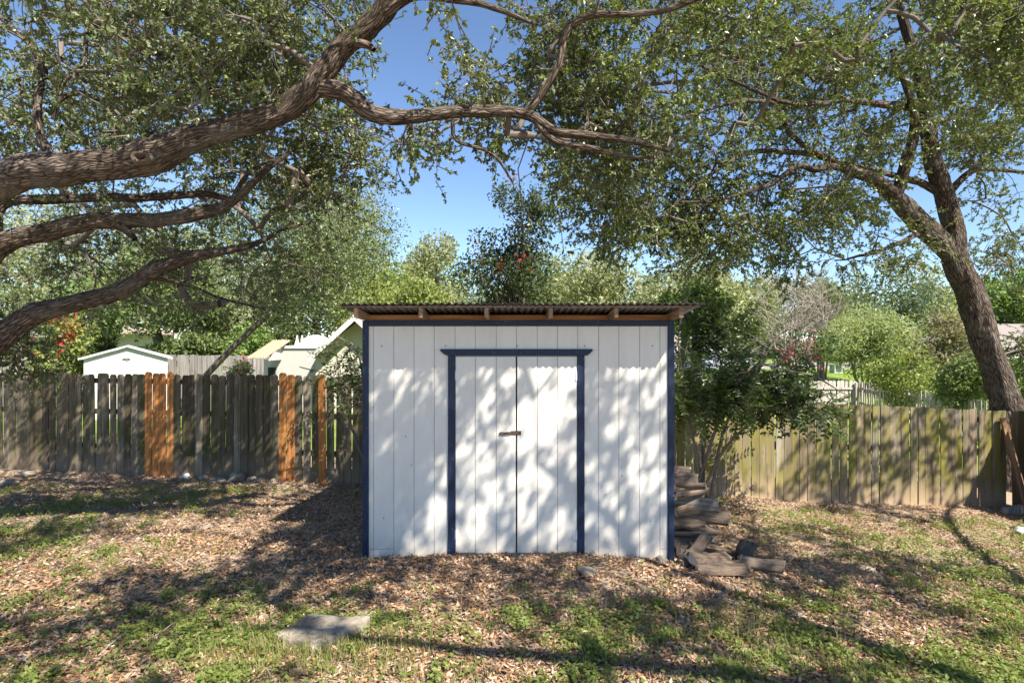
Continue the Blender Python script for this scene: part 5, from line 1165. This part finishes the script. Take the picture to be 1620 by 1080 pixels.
# ------------------------------------------------------------------ leaf litter, grass and weeds
def scatter(n, rng, y0=2.9, y1=10.3, p=1.0):
    u = rng.random(n); y = y0*(y1/y0)**(u**p); x = rng.uniform(-1.0, 1.0, n)*np.maximum(y*.95, 3.6); return x, y
def in_shed(x, y): return (x > SX0-.0) & (x < SX1+.0) & (y > SY-.015) & (y < SB+.02)
def behind(x, y): return np.where(x < .2, y > fl(x)-.03, y > fr(x)-.03)
def surf(x, y):
    nearw = sstep(1, 3, y)*(1-sstep(10, 12, y))
    return height(x, y)+nearw*((fbm(x*2.2, y*2.2, 2)-.5)*.05+(fbm(x*11, y*11, 4, 3)-.5)*.03)
def litter():
    rng = np.random.default_rng(51); x, y = scatter(270000, rng)
    g = green_mask(x, y); dens = .30+.70*(1-g); dens *= .45+.75*sstep(.35, .6, fbm(x*2.3, y*2.3, 31, 3))
    k = (rng.random(len(x)) < dens) & ~in_shed(x, y) & ~behind(x, y) & (np.abs(x) < 9.5) & (x < 8.75); x, y = x[k], y[k]; n = len(x)
    z = surf(x, y)+rng.uniform(.003, .022, n)
    lp = np.array([(0, 0, 0), (.45, .5, .28), (1, 0, .1), (.45, -.5, .28)])*np.array((.043, .020, .020)); lf = np.array([(0, 3, 2), (0, 2, 1)])
    a = rng.uniform(0, 2*np.pi, n); xd = np.stack([np.cos(a), np.sin(a), rng.normal(size=n)*.32], 1); up = nrm(rng.normal(size=(n, 3))*.42+np.array((0, 0, 1))); up[rng.random(n) < .4, 2] *= -1
    V, F = place_leaves(lp, lf, np.stack([x, y, z], 1), xd, up, rng.uniform(.5, 1.35, n)); tag(link('leaf_litter', big_mesh('leaf_litter', V, F), MAT['litter']), kind='stuff')
    # twigs and chips
    tb = Tubes(); x, y = scatter(1500, rng); k = ~in_shed(x, y) & ~behind(x, y); x, y = x[k], y[k]
    for i in range(len(x)):
        a = rng.uniform(0, 6.3); l = rng.uniform(.04, .22); d = np.array((math.cos(a), math.sin(a), rng.normal()*.1)); p = np.array((x[i], y[i], float(surf(x[i], y[i]))+.018)); tb.add(np.array([p, p+d*l*.5+rng.normal(size=3)*.008, p+d*l]), np.array([.004, .003, .002]), 4)
    tag(link('fallen_twigs', tb.mesh('fallen_twigs'), MAT['bare_twig']), kind='stuff')
    # bark and wood chips round the woodpile
    n = 420; x = SX1+.25+np.abs(rng.normal(size=n))*.5; y = SY-.1+rng.normal(size=n)*.28; lp8 = np.array([(-.5, -.5, 0), (.5, -.4, 0), (.55, .5, 0), (-.45, .45, 0), (-.4, -.4, .3), (.4, -.35, .35), (.45, .4, .3), (-.4, .4, .25)])
    f8 = np.array([(4, 5, 6, 7), (0, 1, 5, 4), (1, 2, 6, 5), (2, 3, 7, 6), (3, 0, 4, 7)]); a = rng.uniform(0, 6.3, n); V, F = place_leaves(lp8*np.array((.075, .022, .02)), f8, np.stack([x, y, surf(x, y)+.008], 1), np.stack([np.cos(a), np.sin(a), rng.normal(size=n)*.15], 1), nrm(rng.normal(size=(n, 3))*.3+np.array((0, 0, 1))), rng.uniform(.4, 1.6, n))
    tag(link('bark_chips', big_mesh('bark_chips', V, F), MAT['log']), kind='stuff')
    # pale pebbles
    x, y = scatter(900, rng); k = ~in_shed(x, y) & ~behind(x, y); x, y = x[k], y[k]; n = len(x); s = rng.uniform(.006, .026, n)
    o8 = np.array([(1, 0, 0), (0, 1, 0), (-1, 0, 0), (0, -1, 0), (0, 0, .7), (0, 0, -.6), ]); f8 = np.array([(0, 1, 4), (1, 2, 4), (2, 3, 4), (3, 0, 4), (1, 0, 5), (2, 1, 5), (3, 2, 5), (0, 3, 5)])
    V = np.stack([x, y, surf(x, y)+s*.3], 1)[:, None]+o8[None]*s[:, None, None]*rng.uniform(.6, 1.3, (n, 6, 1)); F = f8[None]+np.arange(n)[:, None, None]*6
    tag(link('pebbles', big_mesh('pebbles', V.reshape(-1, 3), F.reshape(-1, 3)), MAT['stone']), kind='stuff')
def grass():
    rng = np.random.default_rng(52)
    # weeds: low rosettes of small leaves
    x, y = scatter(32000, rng); g = green_mask(x, y); cl = sstep(.40, .58, fbm(x*4.2, y*4.2, 44, 3)); k = (rng.random(len(x)) < g*(.15+.85*cl)+.004) & ~in_shed(x, y) & ~behind(x, y); x, y = x[k], y[k]; n = len(x)
    m = 9; px = np.repeat(x, m)+rng.normal(size=n*m)*.028; py = np.repeat(y, m)+rng.normal(size=n*m)*.028; hh = rng.uniform(.012, .065, n*m); pos = np.stack([px, py, surf(px, py)+hh], 1)
    lp, lf = leaf_proto(.030, .020, .3, False); a = rng.uniform(0, 6.3, n*m); xd = np.stack([np.cos(a), np.sin(a), rng.normal(size=n*m)*.35], 1); up = nrm(rng.normal(size=(n*m, 3))*.45+np.array((0, 0, 1)))
    V, F = place_leaves(lp, lf, pos, xd, up, rng.uniform(.6, 1.5, n*m)); tag(link('weeds', big_mesh('weeds', V, F), MAT['weed']), kind='stuff')
    # blades
    x, y = scatter(15000, rng); g = green_mask(x, y); cl = sstep(.45, .62, fbm(x*2.7+5, y*2.7, 61, 3)); k = (rng.random(len(x)) < g*(.12+.88*cl)*.8+.003) & ~in_shed(x, y) & ~behind(x, y); x, y = x[k], y[k]
    # fuller tufts around the slab
    sxx, syy = ground_at(500, 1022); ex = sxx+rng.normal(size=500)*.45; ey = syy-.10+rng.normal(size=500)*.16; x = np.concatenate([x, ex]); y = np.concatenate([y, ey]); n = len(x)
    m = 7; N = n*m; px = np.repeat(x, m)+rng.normal(size=N)*.016; py = np.repeat(y, m)+rng.normal(size=N)*.016; h = rng.uniform(.035, .11, N)*np.repeat(rng.uniform(.6, 1.35, n), m); a = rng.uniform(0, 6.3, N); ln = rng.uniform(.2, 1.1, N)*h
    b = np.stack([px, py, surf(px, py)], 1); d = np.stack([np.cos(a), np.sin(a), np.zeros(N)], 1); s = np.stack([-np.sin(a), np.cos(a), np.zeros(N)], 1)*.0024; up = np.array((0, 0, 1.0))
    mid = b+d*ln[:, None]*.35+up*h[:, None]*.62; tip = b+d*ln[:, None]+up*(h*.95)[:, None]
    V = np.stack([b-s, b+s, mid+s*.8, mid-s*.8, tip], 1).reshape(-1, 3); i = np.arange(N)[:, None]*5; F = np.concatenate([i+np.array([(0, 1, 2)]), i+np.array([(0, 2, 3)]), i+np.array([(3, 2, 4)])])
    tag(link('grass', big_mesh('grass', V, F), MAT['grass']), kind='stuff')
litter(); grass()
